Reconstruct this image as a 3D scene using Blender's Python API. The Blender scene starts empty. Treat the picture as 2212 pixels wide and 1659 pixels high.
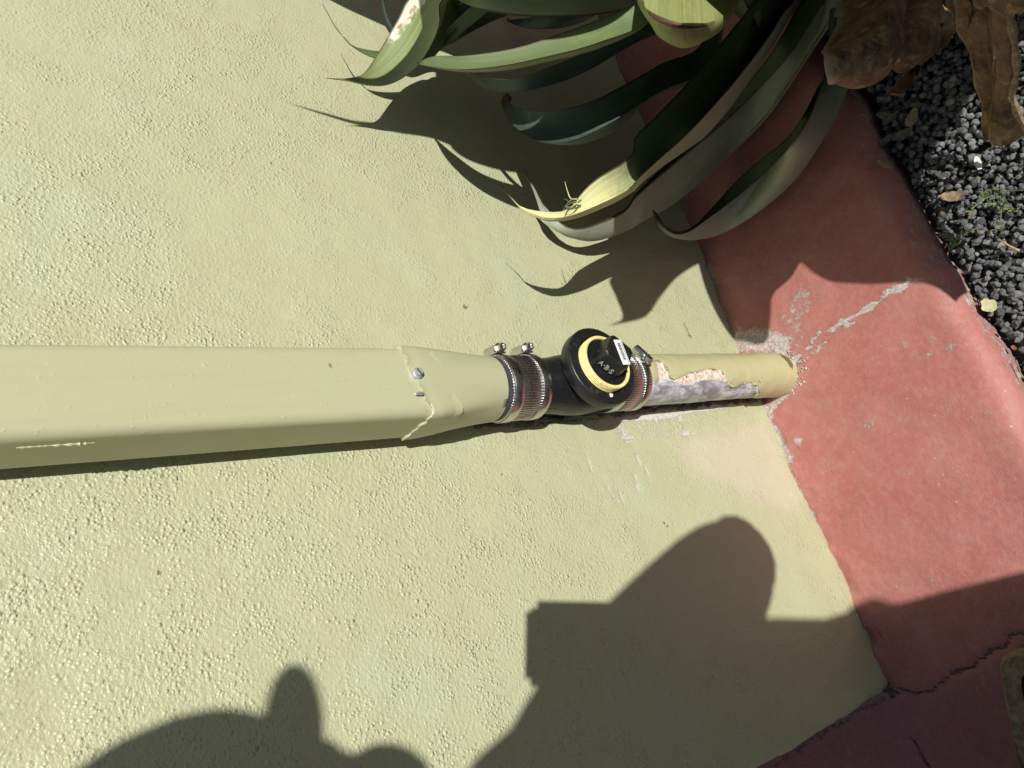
import bpy, bmesh, math, random
import numpy as np
from mathutils import Vector, Matrix, Euler
random.seed(7); rng = np.random.default_rng(7)
SC = bpy.context.scene; COL = SC.collection

# ------------------------------------------------------------------ camera, sky, sun, exposure
CAM = np.array([-0.19233, -0.51, 0.85627])
# rows: world axes (x right along wall, y into wall, z up) of the camera's right, down, forward
R = np.array([[-0.28130926, -0.90194303, 0.32766426], [-0.54632348, 0.43124338, 0.71802493], [-0.78892063, 0.02297639, -0.61406541]])
FL = 1534.0; CX, CY = 1106.0, 829.5
cam_d = bpy.data.cameras.new('camera'); cam = bpy.data.objects.new('camera', cam_d); COL.objects.link(cam)
cam_d.sensor_width = 36.0; cam_d.lens = 36.0 * FL / 2212.0; cam_d.clip_start = 0.004; cam_d.clip_end = 400
m = Matrix.Identity(4)
for i in range(3):
    m[i][0] = R[i][0]; m[i][1] = -R[i][1]; m[i][2] = -R[i][2]; m[i][3] = CAM[i]
cam.matrix_world = m
SC.camera = cam
SUN = np.array([0.0095, 0.7899, -0.6132]); SUN /= np.linalg.norm(SUN)      # travel direction of sunlight
elev = math.asin(-SUN[2])
world = bpy.data.worlds.new('World'); SC.world = world; world.use_nodes = True
wn = world.node_tree; bg = wn.nodes['Background']
sky = wn.nodes.new('ShaderNodeTexSky'); sky.sky_type = 'NISHITA'; sky.sun_disc = False
sky.sun_elevation = elev; sky.sun_rotation = math.radians(180)
wn.links.new(sky.outputs[0], bg.inputs[0]); bg.inputs[1].default_value = 0.05
sun_d = bpy.data.lights.new('sun', 'SUN'); sun_d.energy = 5.0; sun_d.angle = math.radians(0.5); sun_d.color = (1.0, 0.972, 0.925)
sun = bpy.data.objects.new('sun', sun_d); COL.objects.link(sun)
sun.rotation_euler = Vector(SUN).to_track_quat('-Z', 'Y').to_euler(); sun.location = (0, -4, 4)
SC.view_settings.view_transform = 'Standard'; SC.view_settings.look = 'None'
SC.view_settings.exposure = 0.0; SC.view_settings.gamma = 1.0; SC.view_settings.use_curve_mapping = False

# ------------------------------------------------------------------ surveying helpers (photo measurements -> places)
def ray(p): return R @ np.array([p[0] - CX, p[1] - CY, FL])
def W(p, k=0.0):                                   # point at distance k in front of the wall plane y = 0
    r = ray(p); return CAM + r * ((-k - CAM[1]) / r[1])
def G(p, z=0.0):                                   # point at height z
    r = ray(p); return CAM + r * ((z - CAM[2]) / r[2])
def SH(p, k):                                      # point k off the wall whose shadow falls on the wall (or the slab) at p
    q = W(p)
    if q[2] < 0: q = G(p)
    return q - SUN * ((q[1] + k) / SUN[1])
def SG(p, h, z=0.0): return G(p, z) - SUN * (h / -SUN[2])    # point h above the slab whose shadow falls on the slab at p
def proj(P):
    q = R.T @ (np.asarray(P, float) - CAM); return np.array([CX + FL * q[0] / q[2], CY + FL * q[1] / q[2], q[2]])
c1 = lambda x, y: (658.3 + .3472 * x, .3472 * y)
c2 = lambda x, y: (1371.5 + .38028 * x, .38028 * y)
c5 = lambda x, y: (1755.5 + .2116 * x, .2116 * y)
c2b = lambda x, y: (1865.3 + .26446 * x, 219.4 + .26446 * y)
c4 = lambda x, y: (1206.9 + .27282 * x, 685.8 + .27282 * y)
c3 = lambda x, y: (822.9 + .27282 * x, 685.8 + .27282 * y)
cb = lambda x, y: (1371.5 + .40485 * x, 987.5 + .40485 * y)
cz = lambda x, y: (1179.5 + .13226 * x, 702.2 + .13226 * y)
c3b = lambda x, y: (1481.2 + .33036 * x, 576.0 + .33036 * y)

# ------------------------------------------------------------------ noise on arrays
def _h(ix, iy, iz, s):
    n = (ix * 374761393 + iy * 668265263 + iz * 2147483647 + s * 974711) & 0xffffffff
    n = ((n ^ (n >> 13)) * 1274126177) & 0xffffffff
    return ((n ^ (n >> 16)) & 0xffff) / 65535.0
def vnoise(P, sc, seed=0):
    Q = np.asarray(P, float) * sc + 1000.0; I = np.floor(Q).astype(np.int64); F = Q - I; F = F * F * (3 - 2 * F); o = 0
    for dx in (0, 1):
        for dy in (0, 1):
            for dz in (0, 1):
                w = (F[:, 0] if dx else 1 - F[:, 0]) * (F[:, 1] if dy else 1 - F[:, 1]) * (F[:, 2] if dz else 1 - F[:, 2])
                o = o + w * _h(I[:, 0] + dx, I[:, 1] + dy, I[:, 2] + dz, seed)
    return o
def fbm(P, sc, seed=0, oct=3):
    o = 0; a = 0.5; t = 0
    for i in range(oct): o = o + a * vnoise(P, sc * 2 ** i, seed + i); t += a; a *= .5
    return o / t
def smooth(x, a, b):
    t = np.clip((x - a) / (b - a), 0, 1); return t * t * (3 - 2 * t)
def segdist(P2, A, B):
    A = np.asarray(A); B = np.asarray(B); d = B - A; t = np.clip(((P2 - A) @ d) / max(d @ d, 1e-12), 0, 1)
    return np.linalg.norm(P2 - (A + t[:, None] * d), axis=1)
def polydist(P2, pts):
    return np.min([segdist(P2, pts[i], pts[i + 1]) for i in range(len(pts) - 1)], axis=0)
def inpoly(P2, poly):
    c = np.zeros(len(P2), bool); n = len(poly)
    for i in range(n):
        x1, y1 = poly[i]; x2, y2 = poly[(i + 1) % n]
        k = ((y1 > P2[:, 1]) != (y2 > P2[:, 1])) & (P2[:, 0] < (x2 - x1) * (P2[:, 1] - y1) / (y2 - y1 + 1e-15) + x1); c ^= k
    return c

# ------------------------------------------------------------------ object helpers
def tag(o, label=None, cat=None, group=None, kind=None):
    if label: o['label'] = label
    if cat: o['category'] = cat
    if group: o['group'] = group
    if kind: o['kind'] = kind
    return o
def empty(name, loc, label, cat, group=None):
    o = bpy.data.objects.new(name, None); COL.objects.link(o); o.location = loc; o.empty_display_size = .02
    return tag(o, label, cat, group)
def link(name, me, mat=None, parent=None, smooth_=True):
    o = bpy.data.objects.new(name, me); COL.objects.link(o)
    if mat:
        for mm in (mat if isinstance(mat, (list, tuple)) else [mat]): me.materials.append(mm)
    if smooth_: me.polygons.foreach_set('use_smooth', [True] * len(me.polygons))
    if parent:
        o.parent = parent
        p = parent; M = Matrix.Identity(4)
        chain = []
        while p: chain.append(p); p = p.parent
        for q in reversed(chain): M = M @ q.matrix_parent_inverse @ q.matrix_basis
        o.matrix_parent_inverse = M.inverted()     # children are modelled in world coordinates
    return o
def mesh(name, V, F, mat=None, parent=None, smooth_=True, attrs=None, sharp=None):
    me = bpy.data.meshes.new(name); V = np.asarray(V, float)
    me.from_pydata(V.tolist(), [], F if isinstance(F, list) else F.tolist()); me.update()
    for k, a in (attrs or {}).items():
        a = np.asarray(a, np.float32)
        if a.ndim == 1: t = me.attributes.new(k, 'FLOAT', 'POINT'); t.data.foreach_set('value', a)
        else: t = me.attributes.new(k, 'FLOAT_VECTOR', 'POINT'); t.data.foreach_set('vector', a.ravel())
    o = link(name, me, mat, parent, smooth_)
    if sharp and smooth_: me.set_sharp_from_angle(angle=math.radians(sharp))
    return o
def bmobj(name, bm, mat=None, parent=None, smooth_=True, sharp=35):
    me = bpy.data.meshes.new(name); bmesh.ops.recalc_face_normals(bm, faces=bm.faces); bm.to_mesh(me); bm.free()
    o = link(name, me, mat, parent, smooth_)
    if smooth_ and sharp: me.set_sharp_from_angle(angle=math.radians(sharp))
    return o
def gridfaces(nu, nv, wrap=False):
    i = np.arange(nu - 1)[:, None]; j = np.arange(nv if wrap else nv - 1)[None, :]; j2 = (j + 1) % nv
    a = i * nv + j; b = i * nv + j2; c = (i + 1) * nv + j2; d = (i + 1) * nv + j
    return np.stack([np.broadcast_to(q, a.shape).ravel() for q in (a, b, c, d)], 1)
def rings(name, RR, mat, parent=None, cap0=True, cap1=True, attrs=None, sharp=40):
    """closed tube from a list of rings (each n x 3)"""
    RR = np.asarray(RR); nu, nv = RR.shape[:2]; F = gridfaces(nu, nv, True).tolist()
    if cap0: F.append(list(range(nv))[::-1])
    if cap1: F.append(list(range((nu - 1) * nv, nu * nv)))
    return mesh(name, RR.reshape(-1, 3), F, mat, parent, True, attrs, sharp)
def lathe(prof, org, ax, n=64, a0=0.0):
    """rings: prof = [(along axis, radius)], org, axis vector"""
    ax = Vector(ax).normalized(); u = ax.orthogonal().normalized(); v = ax.cross(u); out = []
    for t, r in prof:
        c = Vector(org) + ax * t
        out.append([list(c + (u * math.cos(a0 + 2 * math.pi * i / n) + v * math.sin(a0 + 2 * math.pi * i / n)) * r) for i in range(n)])
    return out
def vcyl(prof, n=96):
    """vertical rings: prof = [(z, r)] on the leaning pipe axis"""
    return [[[axis(z)[0] + r * math.cos(2 * math.pi * i / n), axis(z)[1] + r * math.sin(2 * math.pi * i / n), z] for i in range(n)] for z, r in prof]
def axis(z):
    return np.interp(z, [0.0, .30, .40, .46, .6], [.0275, .0240, .0225, .0205, .0190]), np.interp(z, [0, .4, .6], [-.0325, -.033, -.036])
def catmull(P, n):
    P = np.asarray(P, float)
    if len(P) == 2: return P[0] + (P[1] - P[0]) * np.linspace(0, 1, n)[:, None]
    d = np.concatenate([[0], np.cumsum(np.linalg.norm(np.diff(P, axis=0), axis=1))]); d /= d[-1]
    E = np.vstack([2 * P[0] - P[1], P, 2 * P[-1] - P[-2]]); out = []
    for t in np.linspace(0, 1, n):
        i = min(np.searchsorted(d, t, 'right') - 1, len(P) - 2); f = (t - d[i]) / max(d[i + 1] - d[i], 1e-9)
        a, b, c, e = E[i], E[i + 1], E[i + 2], E[i + 3]
        h = d[i + 1] - d[i]; m0 = (c - a) / max((d[i + 1] - d[max(i - 1, 0)]) if i > 0 else 2 * h, 1e-9) * h
        m1 = (e - b) / max((d[min(i + 2, len(P) - 1)] - d[i]) if i + 2 < len(P) else 2 * h, 1e-9) * h
        out.append((2 * f ** 3 - 3 * f ** 2 + 1) * b + (f ** 3 - 2 * f ** 2 + f) * m0 + (-2 * f ** 3 + 3 * f ** 2) * c + (f ** 3 - f ** 2) * m1)
    return np.array(out)
def tube(P, r, n=8, taper=None):
    P = [Vector(p) for p in P]; out = []; prev = None
    for i, p in enumerate(P):
        t = (P[min(i + 1, len(P) - 1)] - P[max(i - 1, 0)]).normalized()
        u = t.orthogonal().normalized() if prev is None else (prev - t * prev.dot(t)).normalized(); prev = u; v = t.cross(u)
        rr = r if taper is None else r * taper[i]
        out.append([list(p + (u * math.cos(2 * math.pi * k / n) + v * math.sin(2 * math.pi * k / n)) * rr) for k in range(n)])
    return out
def bm_box(bm, c, sx, sy, sz, rot=None, bevel=0.0):
    M = Matrix.Translation(c) @ (rot.to_4x4() if rot else Matrix.Identity(4)) @ Matrix.Diagonal((sx, sy, sz, 1))
    r = bmesh.ops.create_cube(bm, size=1, matrix=M)
    if bevel:
        es = list({e for v in r['verts'] for e in v.link_edges})
        bmesh.ops.bevel(bm, geom=es, offset=bevel, segments=2, affect='EDGES', profile=.6)

# ------------------------------------------------------------------ materials
class NT:
    def __init__(s, name):
        s.m = bpy.data.materials.new(name); s.m.use_nodes = True; s.t = s.m.node_tree; s.b = s.t.nodes['Principled BSDF']
        s.geo = None
    def n(s, typ, **kw):
        o = s.t.nodes.new(typ)
        for k, v in kw.items(): setattr(o, k, v)
        return o
    def set(s, sock, v):
        if v is None: return
        if isinstance(v, bpy.types.NodeSocket): s.t.links.new(v, sock)
        else:
            if sock.type == 'RGBA' and not hasattr(v, '__len__'): v = (v, v, v, 1)
            if sock.type == 'RGBA' and len(v) == 3: v = (*v, 1)
            sock.default_value = v
    def coord(s):
        if s.geo is None: s.geo = s.n('ShaderNodeNewGeometry').outputs['Position']
        return s.geo
    def noise(s, scale, det=3, rough=.55, vec=None, dist=0.0, stretch=None):
        vec = vec or s.coord()
        if stretch:
            mp = s.n('ShaderNodeMapping'); s.t.links.new(vec, mp.inputs['Vector']); mp.inputs['Scale'].default_value = stretch; vec = mp.outputs[0]
        o = s.n('ShaderNodeTexNoise'); s.t.links.new(vec, o.inputs['Vector'])
        o.inputs['Scale'].default_value = scale; o.inputs['Detail'].default_value = det; o.inputs['Roughness'].default_value = rough; o.inputs['Distortion'].default_value = dist
        return o.outputs['Fac']
    def voro(s, scale, feat='F1'):
        o = s.n('ShaderNodeTexVoronoi', feature=feat); s.t.links.new(s.coord(), o.inputs['Vector']); o.inputs['Scale'].default_value = scale; return o.outputs['Distance']
    def attr(s, name, vec=False):
        o = s.n('ShaderNodeAttribute', attribute_name=name); return o.outputs['Vector' if vec else 'Fac']
    def sep(s, v):
        o = s.n('ShaderNodeSeparateXYZ'); s.t.links.new(v, o.inputs[0]); return o.outputs
    def math(s, op, a, b=None, c=None, clamp=False):
        o = s.n('ShaderNodeMath', operation=op, use_clamp=clamp)
        for i, v in enumerate((a, b, c)):
            if v is not None: s.set(o.inputs[i], v)
        return o.outputs[0]
    def ramp(s, f, a, b, x=0.0, y=1.0):
        o = s.n('ShaderNodeMapRange', interpolation_type='SMOOTHSTEP'); s.set(o.inputs[0], f)
        for i, v in enumerate((a, b, x, y)): o.inputs[i + 1].default_value = v
        return o.outputs[0]
    def mix(s, f, a, b):
        o = s.n('ShaderNodeMix', data_type='RGBA'); s.set(o.inputs[0], f); s.set(o.inputs[6], a); s.set(o.inputs[7], b); return o.outputs[2]
    def bump(s, h, dist=.001, strength=1.0, prev=None):
        o = s.n('ShaderNodeBump'); o.inputs['Distance'].default_value = dist; o.inputs['Strength'].default_value = strength; s.set(o.inputs['Height'], h)
        if prev: s.t.links.new(prev, o.inputs['Normal'])
        return o.outputs[0]
    def out(s, col, rough=.5, metal=0.0, spec=.5, normal=None):
        s.set(s.b.inputs['Base Color'], col); s.set(s.b.inputs['Roughness'], rough); s.set(s.b.inputs['Metallic'], metal)
        s.b.inputs['Specular IOR Level'].default_value = spec
        if normal: s.t.links.new(normal, s.b.inputs['Normal'])
        return s.m
KHAKI = (.462, .469, .290)
def mat_khaki_wall():
    t = NT('stucco_paint'); sm = t.attr('smoothness')
    # colour: khaki with greener touched-up patches and faint soiling
    g = t.ramp(t.noise(7, 4), .52, .72); c = t.mix(t.math('MULTIPLY', g, .75), KHAKI, (.455, .495, .325))
    c = t.mix(t.math('MULTIPLY', t.ramp(t.noise(16, 5, .6), .5, .8), .35), c, (.44, .405, .225))
    c = t.mix(t.math('MULTIPLY', t.ramp(t.noise(90, 4, .65), .55, .8), .18), c, (.56, .53, .33))
    edge = t.noise(420, 3, .6)
    pa = t.ramp(t.math('ADD', t.attr('patch'), t.math('MULTIPLY', t.math('SUBTRACT', t.noise(60, 5, .7), .5), .5)), .35, .75); c = t.mix(t.math('MULTIPLY', pa, .55), c, (.58, .52, .40))
    wh = t.ramp(t.math('ADD', t.attr('chip'), t.math('MULTIPLY', t.math('SUBTRACT', edge, .5), .9)), .48, .56)
    c = t.mix(wh, c, (.62, .58, .52))
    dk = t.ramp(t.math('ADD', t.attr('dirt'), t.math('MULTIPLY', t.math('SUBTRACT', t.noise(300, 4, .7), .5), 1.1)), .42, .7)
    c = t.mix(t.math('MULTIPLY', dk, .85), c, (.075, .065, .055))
    # relief: pimpled stucco that fades out in trowelled patches
    rough_amt = t.math('SUBTRACT', 1.0, sm)
    dens = t.ramp(t.noise(38, 3, .6), .36, .62)
    pim = t.ramp(t.voro(330), .55, .05); pim2 = t.ramp(t.voro(205), .42, .04); gr = t.noise(290, 3, .55, stretch=(1.0, 1.0, 1.25))
    h = t.math('ADD', t.math('MULTIPLY', t.math('MULTIPLY', pim, dens), .60), t.math('MULTIPLY', t.math('MULTIPLY', pim2, t.ramp(t.noise(30, 3, .6), .50, .66)), .85))
    h = t.math('ADD', h, t.math('MULTIPLY', gr, .95))
    h = t.math('MULTIPLY', h, t.math('MULTIPLY_ADD', rough_amt, .82, .14))
    h = t.math('ADD', h, t.math('MULTIPLY', t.noise(620, 2, .5), .10))
    h = t.math('ADD', h, t.math('MULTIPLY', t.ramp(t.noise(75, 4, .6, stretch=(1.0, 1.0, .30)), .45, .75), .42))
    h = t.math('ADD', h, t.math('MULTIPLY', t.noise(24, 4, .5), .4))
    h = t.math('SUBTRACT', h, t.math('MULTIPLY', wh, .3))
    return t.out(c, t.math('MULTIPLY_ADD', t.noise(60, 3), .2, .28), 0, .5, t.bump(h, .00145, .95))
def mat_khaki_metal(rust=False):
    t = NT('painted_metal'); c = t.mix(t.math('MULTIPLY', t.ramp(t.noise(11, 4), .4, .75), .5), (.456, .460, .278), (.432, .450, .284))
    c = t.mix(t.math('MULTIPLY', t.ramp(t.noise(60, 5, .7), .56, .8), .2), c, (.53, .52, .34))
    c = t.mix(t.math('MULTIPLY', t.ramp(t.noise(90, 5, .7, stretch=(1, 1, .06)), .5, .75), .28), c, (.36, .345, .21)); c = t.mix(t.math('MULTIPLY', t.ramp(t.noise(200, 5, .75), .62, .74), .22), c, (.28, .24, .16))
    st = t.ramp(t.math('ADD', t.attr('rust'), t.math('MULTIPLY', t.math('SUBTRACT', t.noise(260, 5, .75), .5), 1.2)), .5, .85)
    c = t.mix(t.math('MULTIPLY', st, .75), c, (.24, .135, .07))
    wh = t.ramp(t.math('ADD', t.attr('chip'), t.math('MULTIPLY', t.math('SUBTRACT', t.noise(500, 3, .6), .5), .9)), .5, .57)
    c = t.mix(wh, c, (.70, .66, .60))
    h = t.math('ADD', t.math('MULTIPLY', t.noise(45, 4, .5, stretch=(1, 1, .35)), 1.0), t.math('MULTIPLY', t.ramp(t.noise(230, 2, .5), .6, .85), .3))
    return t.out(c, t.math('MULTIPLY_ADD', t.noise(40, 3), .15, .33), 0, .45, t.bump(h, .0009, .8))
def mat_pipe():
    t = NT('peeling_pipe'); pr = t.attr('primer'); me = t.attr('bare')
    e = t.math('MULTIPLY', t.math('SUBTRACT', t.noise(330, 4, .65), .5), .9)
    c = t.mix(t.math('MULTIPLY', t.ramp(t.noise(30, 4), .4, .75), .4), (.495, .468, .262), (.45, .44, .25))
    pcol = t.mix(t.ramp(t.noise(300, 5, .75), .40, .56), (.58, .39, .27), (.76, .72, .65))
    mcol = t.mix(t.ramp(t.noise(60, 5, .7, stretch=(1, 1, .5)), .38, .66), (.22, .225, .24), (.74, .76, .79))
    mcol = t.mix(t.math('MULTIPLY', t.ramp(t.noise(130, 4, .7), .58, .72), .8), mcol, (.52, .36, .26))
    wp = t.ramp(t.math('ADD', pr, e), .47, .53); wm = t.ramp(t.math('ADD', me, e), .47, .53)
    c = t.mix(wp, c, pcol); c = t.mix(wm, c, mcol)
    rr = t.ramp(t.math('ADD', t.attr('rust'), e), .45, .6); c = t.mix(t.math('MULTIPLY', rr, .85), c, (.10, .05, .028))
    lip = t.math('SUBTRACT', 1.0, t.math('MAXIMUM', wp, wm))
    h = t.math('ADD', t.math('MULTIPLY', lip, .8), t.math('MULTIPLY', t.noise(120, 3), .5))
    return t.out(c, t.math('MULTIPLY_ADD', wm, -.04, .42), 0, .45, t.bump(h, .0012, .9))
def mat_slab():
    t = NT('red_concrete')
    c = t.mix(t.ramp(t.noise(9, 5, .6), .35, .7), (.395, .112, .096), (.425, .150, .128))
    c = t.mix(t.math('MULTIPLY', t.ramp(t.noise(38, 5, .65), .5, .85), .36), c, (.54, .32, .285))
    c = t.mix(t.math('MULTIPLY', t.ramp(t.noise(21, 4, .6), .55, .75), .4), c, (.40, .09, .078))
    c = t.mix(t.math('MULTIPLY_ADD', t.ramp(t.noise(130, 6, .75), .4, .7), .20, .10), c, (.46, .36, .32))
    e = t.math('MULTIPLY', t.math('SUBTRACT', t.noise(150, 7, .75), .5), 1.35)
    e2 = t.math('MULTIPLY', t.math('SUBTRACT', t.noise(60, 4, .7), .5), .6)
    gm = t.ramp(t.math('ADD', t.math('ADD', t.attr('worn'), e), e2), .36, .70)
    gcol = t.mix(t.ramp(t.noise(330, 4, .7), .35, .65), (.33, .30, .27), (.60, .565, .52))
    c = t.mix(t.math('MULTIPLY', gm, .88), c, gcol)
    fl = t.ramp(t.noise(260, 2, .5), .755, .79); c = t.mix(fl, c, (.62, .58, .54))
    ck = t.ramp(t.math('ADD', t.attr('crack'), t.math('MULTIPLY', t.math('SUBTRACT', t.noise(300, 4, .7), .5), .9)), .45, .62)
    c = t.mix(t.math('MULTIPLY', ck, .80), c, t.mix(t.ramp(t.noise(420, 3), .45, .65), (.055, .05, .05), (.19, .185, .175)))
    h = t.math('ADD', t.math('MULTIPLY', t.noise(160, 4, .6), .55), t.math('MULTIPLY', t.noise(700, 2, .5), .25))
    h = t.math('ADD', h, t.math('MULTIPLY', t.noise(35, 3), 1.0)); h = t.math('ADD', h, t.math('MULTIPLY', gm, .5)); h = t.math('SUBTRACT', h, t.math('MULTIPLY', ck, 1.5))
    return t.out(c, t.math('MULTIPLY_ADD', gm, .25, .55), 0, .3, t.bump(h, .0011, 1.0))
def mat_leaf(name, upper, lower, edge=(.05, .018, .015), scar=0.0, tipc=None):
    t = NT(name); uv = t.sep(t.attr('leaf_uv', True)); u, v, side = uv[0], uv[1], uv[2]
    cmb = t.n('ShaderNodeCombineXYZ'); t.set(cmb.inputs[0], t.math('MULTIPLY', u, 1.2)); t.set(cmb.inputs[1], t.math('MULTIPLY', v, 22.0)); oi = t.n('ShaderNodeObjectInfo'); t.set(cmb.inputs[2], t.math('MULTIPLY', oi.outputs['Random'], 30))
    st = t.noise(2.6, 8, .72, vec=cmb.outputs[0])
    up = t.mix(t.ramp(st, .35, .7), tuple(x * .62 for x in upper), tuple(min(x * 1.3, 1) for x in upper))
    lo = t.mix(t.ramp(st, .35, .7), tuple(x * .8 for x in lower), tuple(min(x * 1.15, 1) for x in lower))
    c = t.mix(side, up, lo)
    c = t.mix(t.math('MULTIPLY', t.ramp(t.noise(26, 4, .6), .5, .75), .35), c, tuple(min(x * y, 1) for x, y in zip(upper, (1.55, 1.35, .9))))
    av = t.math('ABSOLUTE', v)
    if tipc: c = t.mix(t.ramp(t.math('ADD', u, t.math('MULTIPLY', t.math('SUBTRACT', t.noise(60, 4, .7), .5), .10)), .66, .80), c, t.mix(t.ramp(st, .35, .65), tuple(x * .8 for x in tipc), tuple(min(1, x * 1.25) for x in tipc)))
    # waxy bloom, blemishes
    c = t.mix(t.math('MULTIPLY', t.ramp(t.noise(150, 6, .8), .66, .72), .65), c, (.12, .065, .03)); c = t.mix(t.math('MULTIPLY', t.ramp(t.noise(18, 6, .75), .52, .72), .30), c, (.30, .30, .22))
    if scar:
        sc = t.math('ADD', t.math('MULTIPLY', t.ramp(v, .25, .98), t.math('MULTIPLY', t.ramp(u, .30, .5), t.ramp(u, .9, .66))), t.math('MULTIPLY', t.math('SUBTRACT', t.noise(120, 4, .7), .5), .9))
        c = t.mix(t.math('MULTIPLY', t.ramp(sc, .45, .6), scar), c, t.mix(t.ramp(t.noise(90, 3), .55, .68), (.72, .70, .56), (.34, .16, .08)))
    c = t.mix(t.math('MULTIPLY', t.ramp(av, .93, .985), .85), c, edge)
    c = t.mix(t.ramp(u, .955, .985), c, (.055, .022, .018))
    h = t.math('ADD', t.math('MULTIPLY', st, .7), t.math('MULTIPLY', t.noise(200, 3), .3))
    return t.out(c, t.math('MULTIPLY_ADD', st, .2, .42), 0, .4, t.bump(h, .0007, .7))
def mat_dead():
    t = NT('dead_leaf'); uv = t.sep(t.attr('leaf_uv', True)); u, v = uv[0], uv[1]
    cmb = t.n('ShaderNodeCombineXYZ'); t.set(cmb.inputs[0], u); t.set(cmb.inputs[1], t.math('MULTIPLY', v, 8.0)); st = t.noise(3.0, 6, .7, vec=cmb.outputs[0])
    c = t.mix(t.ramp(t.math('MULTIPLY_ADD', st, .22, t.math('MULTIPLY', t.noise(38, 7, .75), .78)), .35, .62), (.050, .030, .018), (.27, .17, .085))
    c = t.mix(t.ramp(t.noise(70, 6, .75), .5, .66), c, (.46, .30, .14)); c = t.mix(t.math('MULTIPLY', t.ramp(t.noise(30, 5, .7), .55, .7), .75), c, (.03, .018, .012))
    c = t.mix(t.math('MULTIPLY', t.ramp(t.math('ABSOLUTE', v), .86, 1.0), .8), c, (.42, .33, .24))
    h = t.math('ADD', t.math('MULTIPLY', st, .4), t.noise(120, 5, .7))
    return t.out(c, .46, 0, .45, t.bump(h, .0011, 1.0))
def mat_plain(name, col, rough=.5, metal=0.0, spec=.5, var=.15, sc=120, bump=.0, bsc=300):
    t = NT(name); c = t.mix(t.ramp(t.noise(sc, 4, .65), .35, .7), tuple(x * (1 - var) for x in col), tuple(min(1, x * (1 + var)) for x in col))
    return t.out(c, t.math('MULTIPLY_ADD', t.noise(sc, 3), .12, rough - .06), metal, spec, t.bump(t.noise(bsc, 4, .6), bump, 1.0) if bump else None)
def mat_abs():
    t = NT('black_plastic'); c = t.mix(t.ramp(t.noise(120, 6, .75), .56, .78), (.012, .012, .013), (.085, .085, .085))
    c = t.mix(t.math('MULTIPLY', t.ramp(t.noise(60, 6, .75), .66, .72), .8), c, (.38, .37, .32))
    return t.out(c, t.math('MULTIPLY_ADD', t.noise(80, 4), .3, .22), 0, .5, t.bump(t.noise(420, 3), .0005, .6))
def mat_gravel():
    t = NT('basalt_gravel'); rnd = t.attr('tone')
    c = t.mix(rnd, (.080, .081, .086), (.225, .225, .230)); c = t.mix(t.math('MULTIPLY', t.ramp(t.noise(600, 4, .7), .5, .72), .6), c, (.26, .26, .26))
    c = t.mix(t.ramp(rnd, .965, .975), c, (.33, .30, .27))
    return t.out(c, .62, 0, .4, t.bump(t.noise(420, 4, .7), .0016, 1.0))
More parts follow.
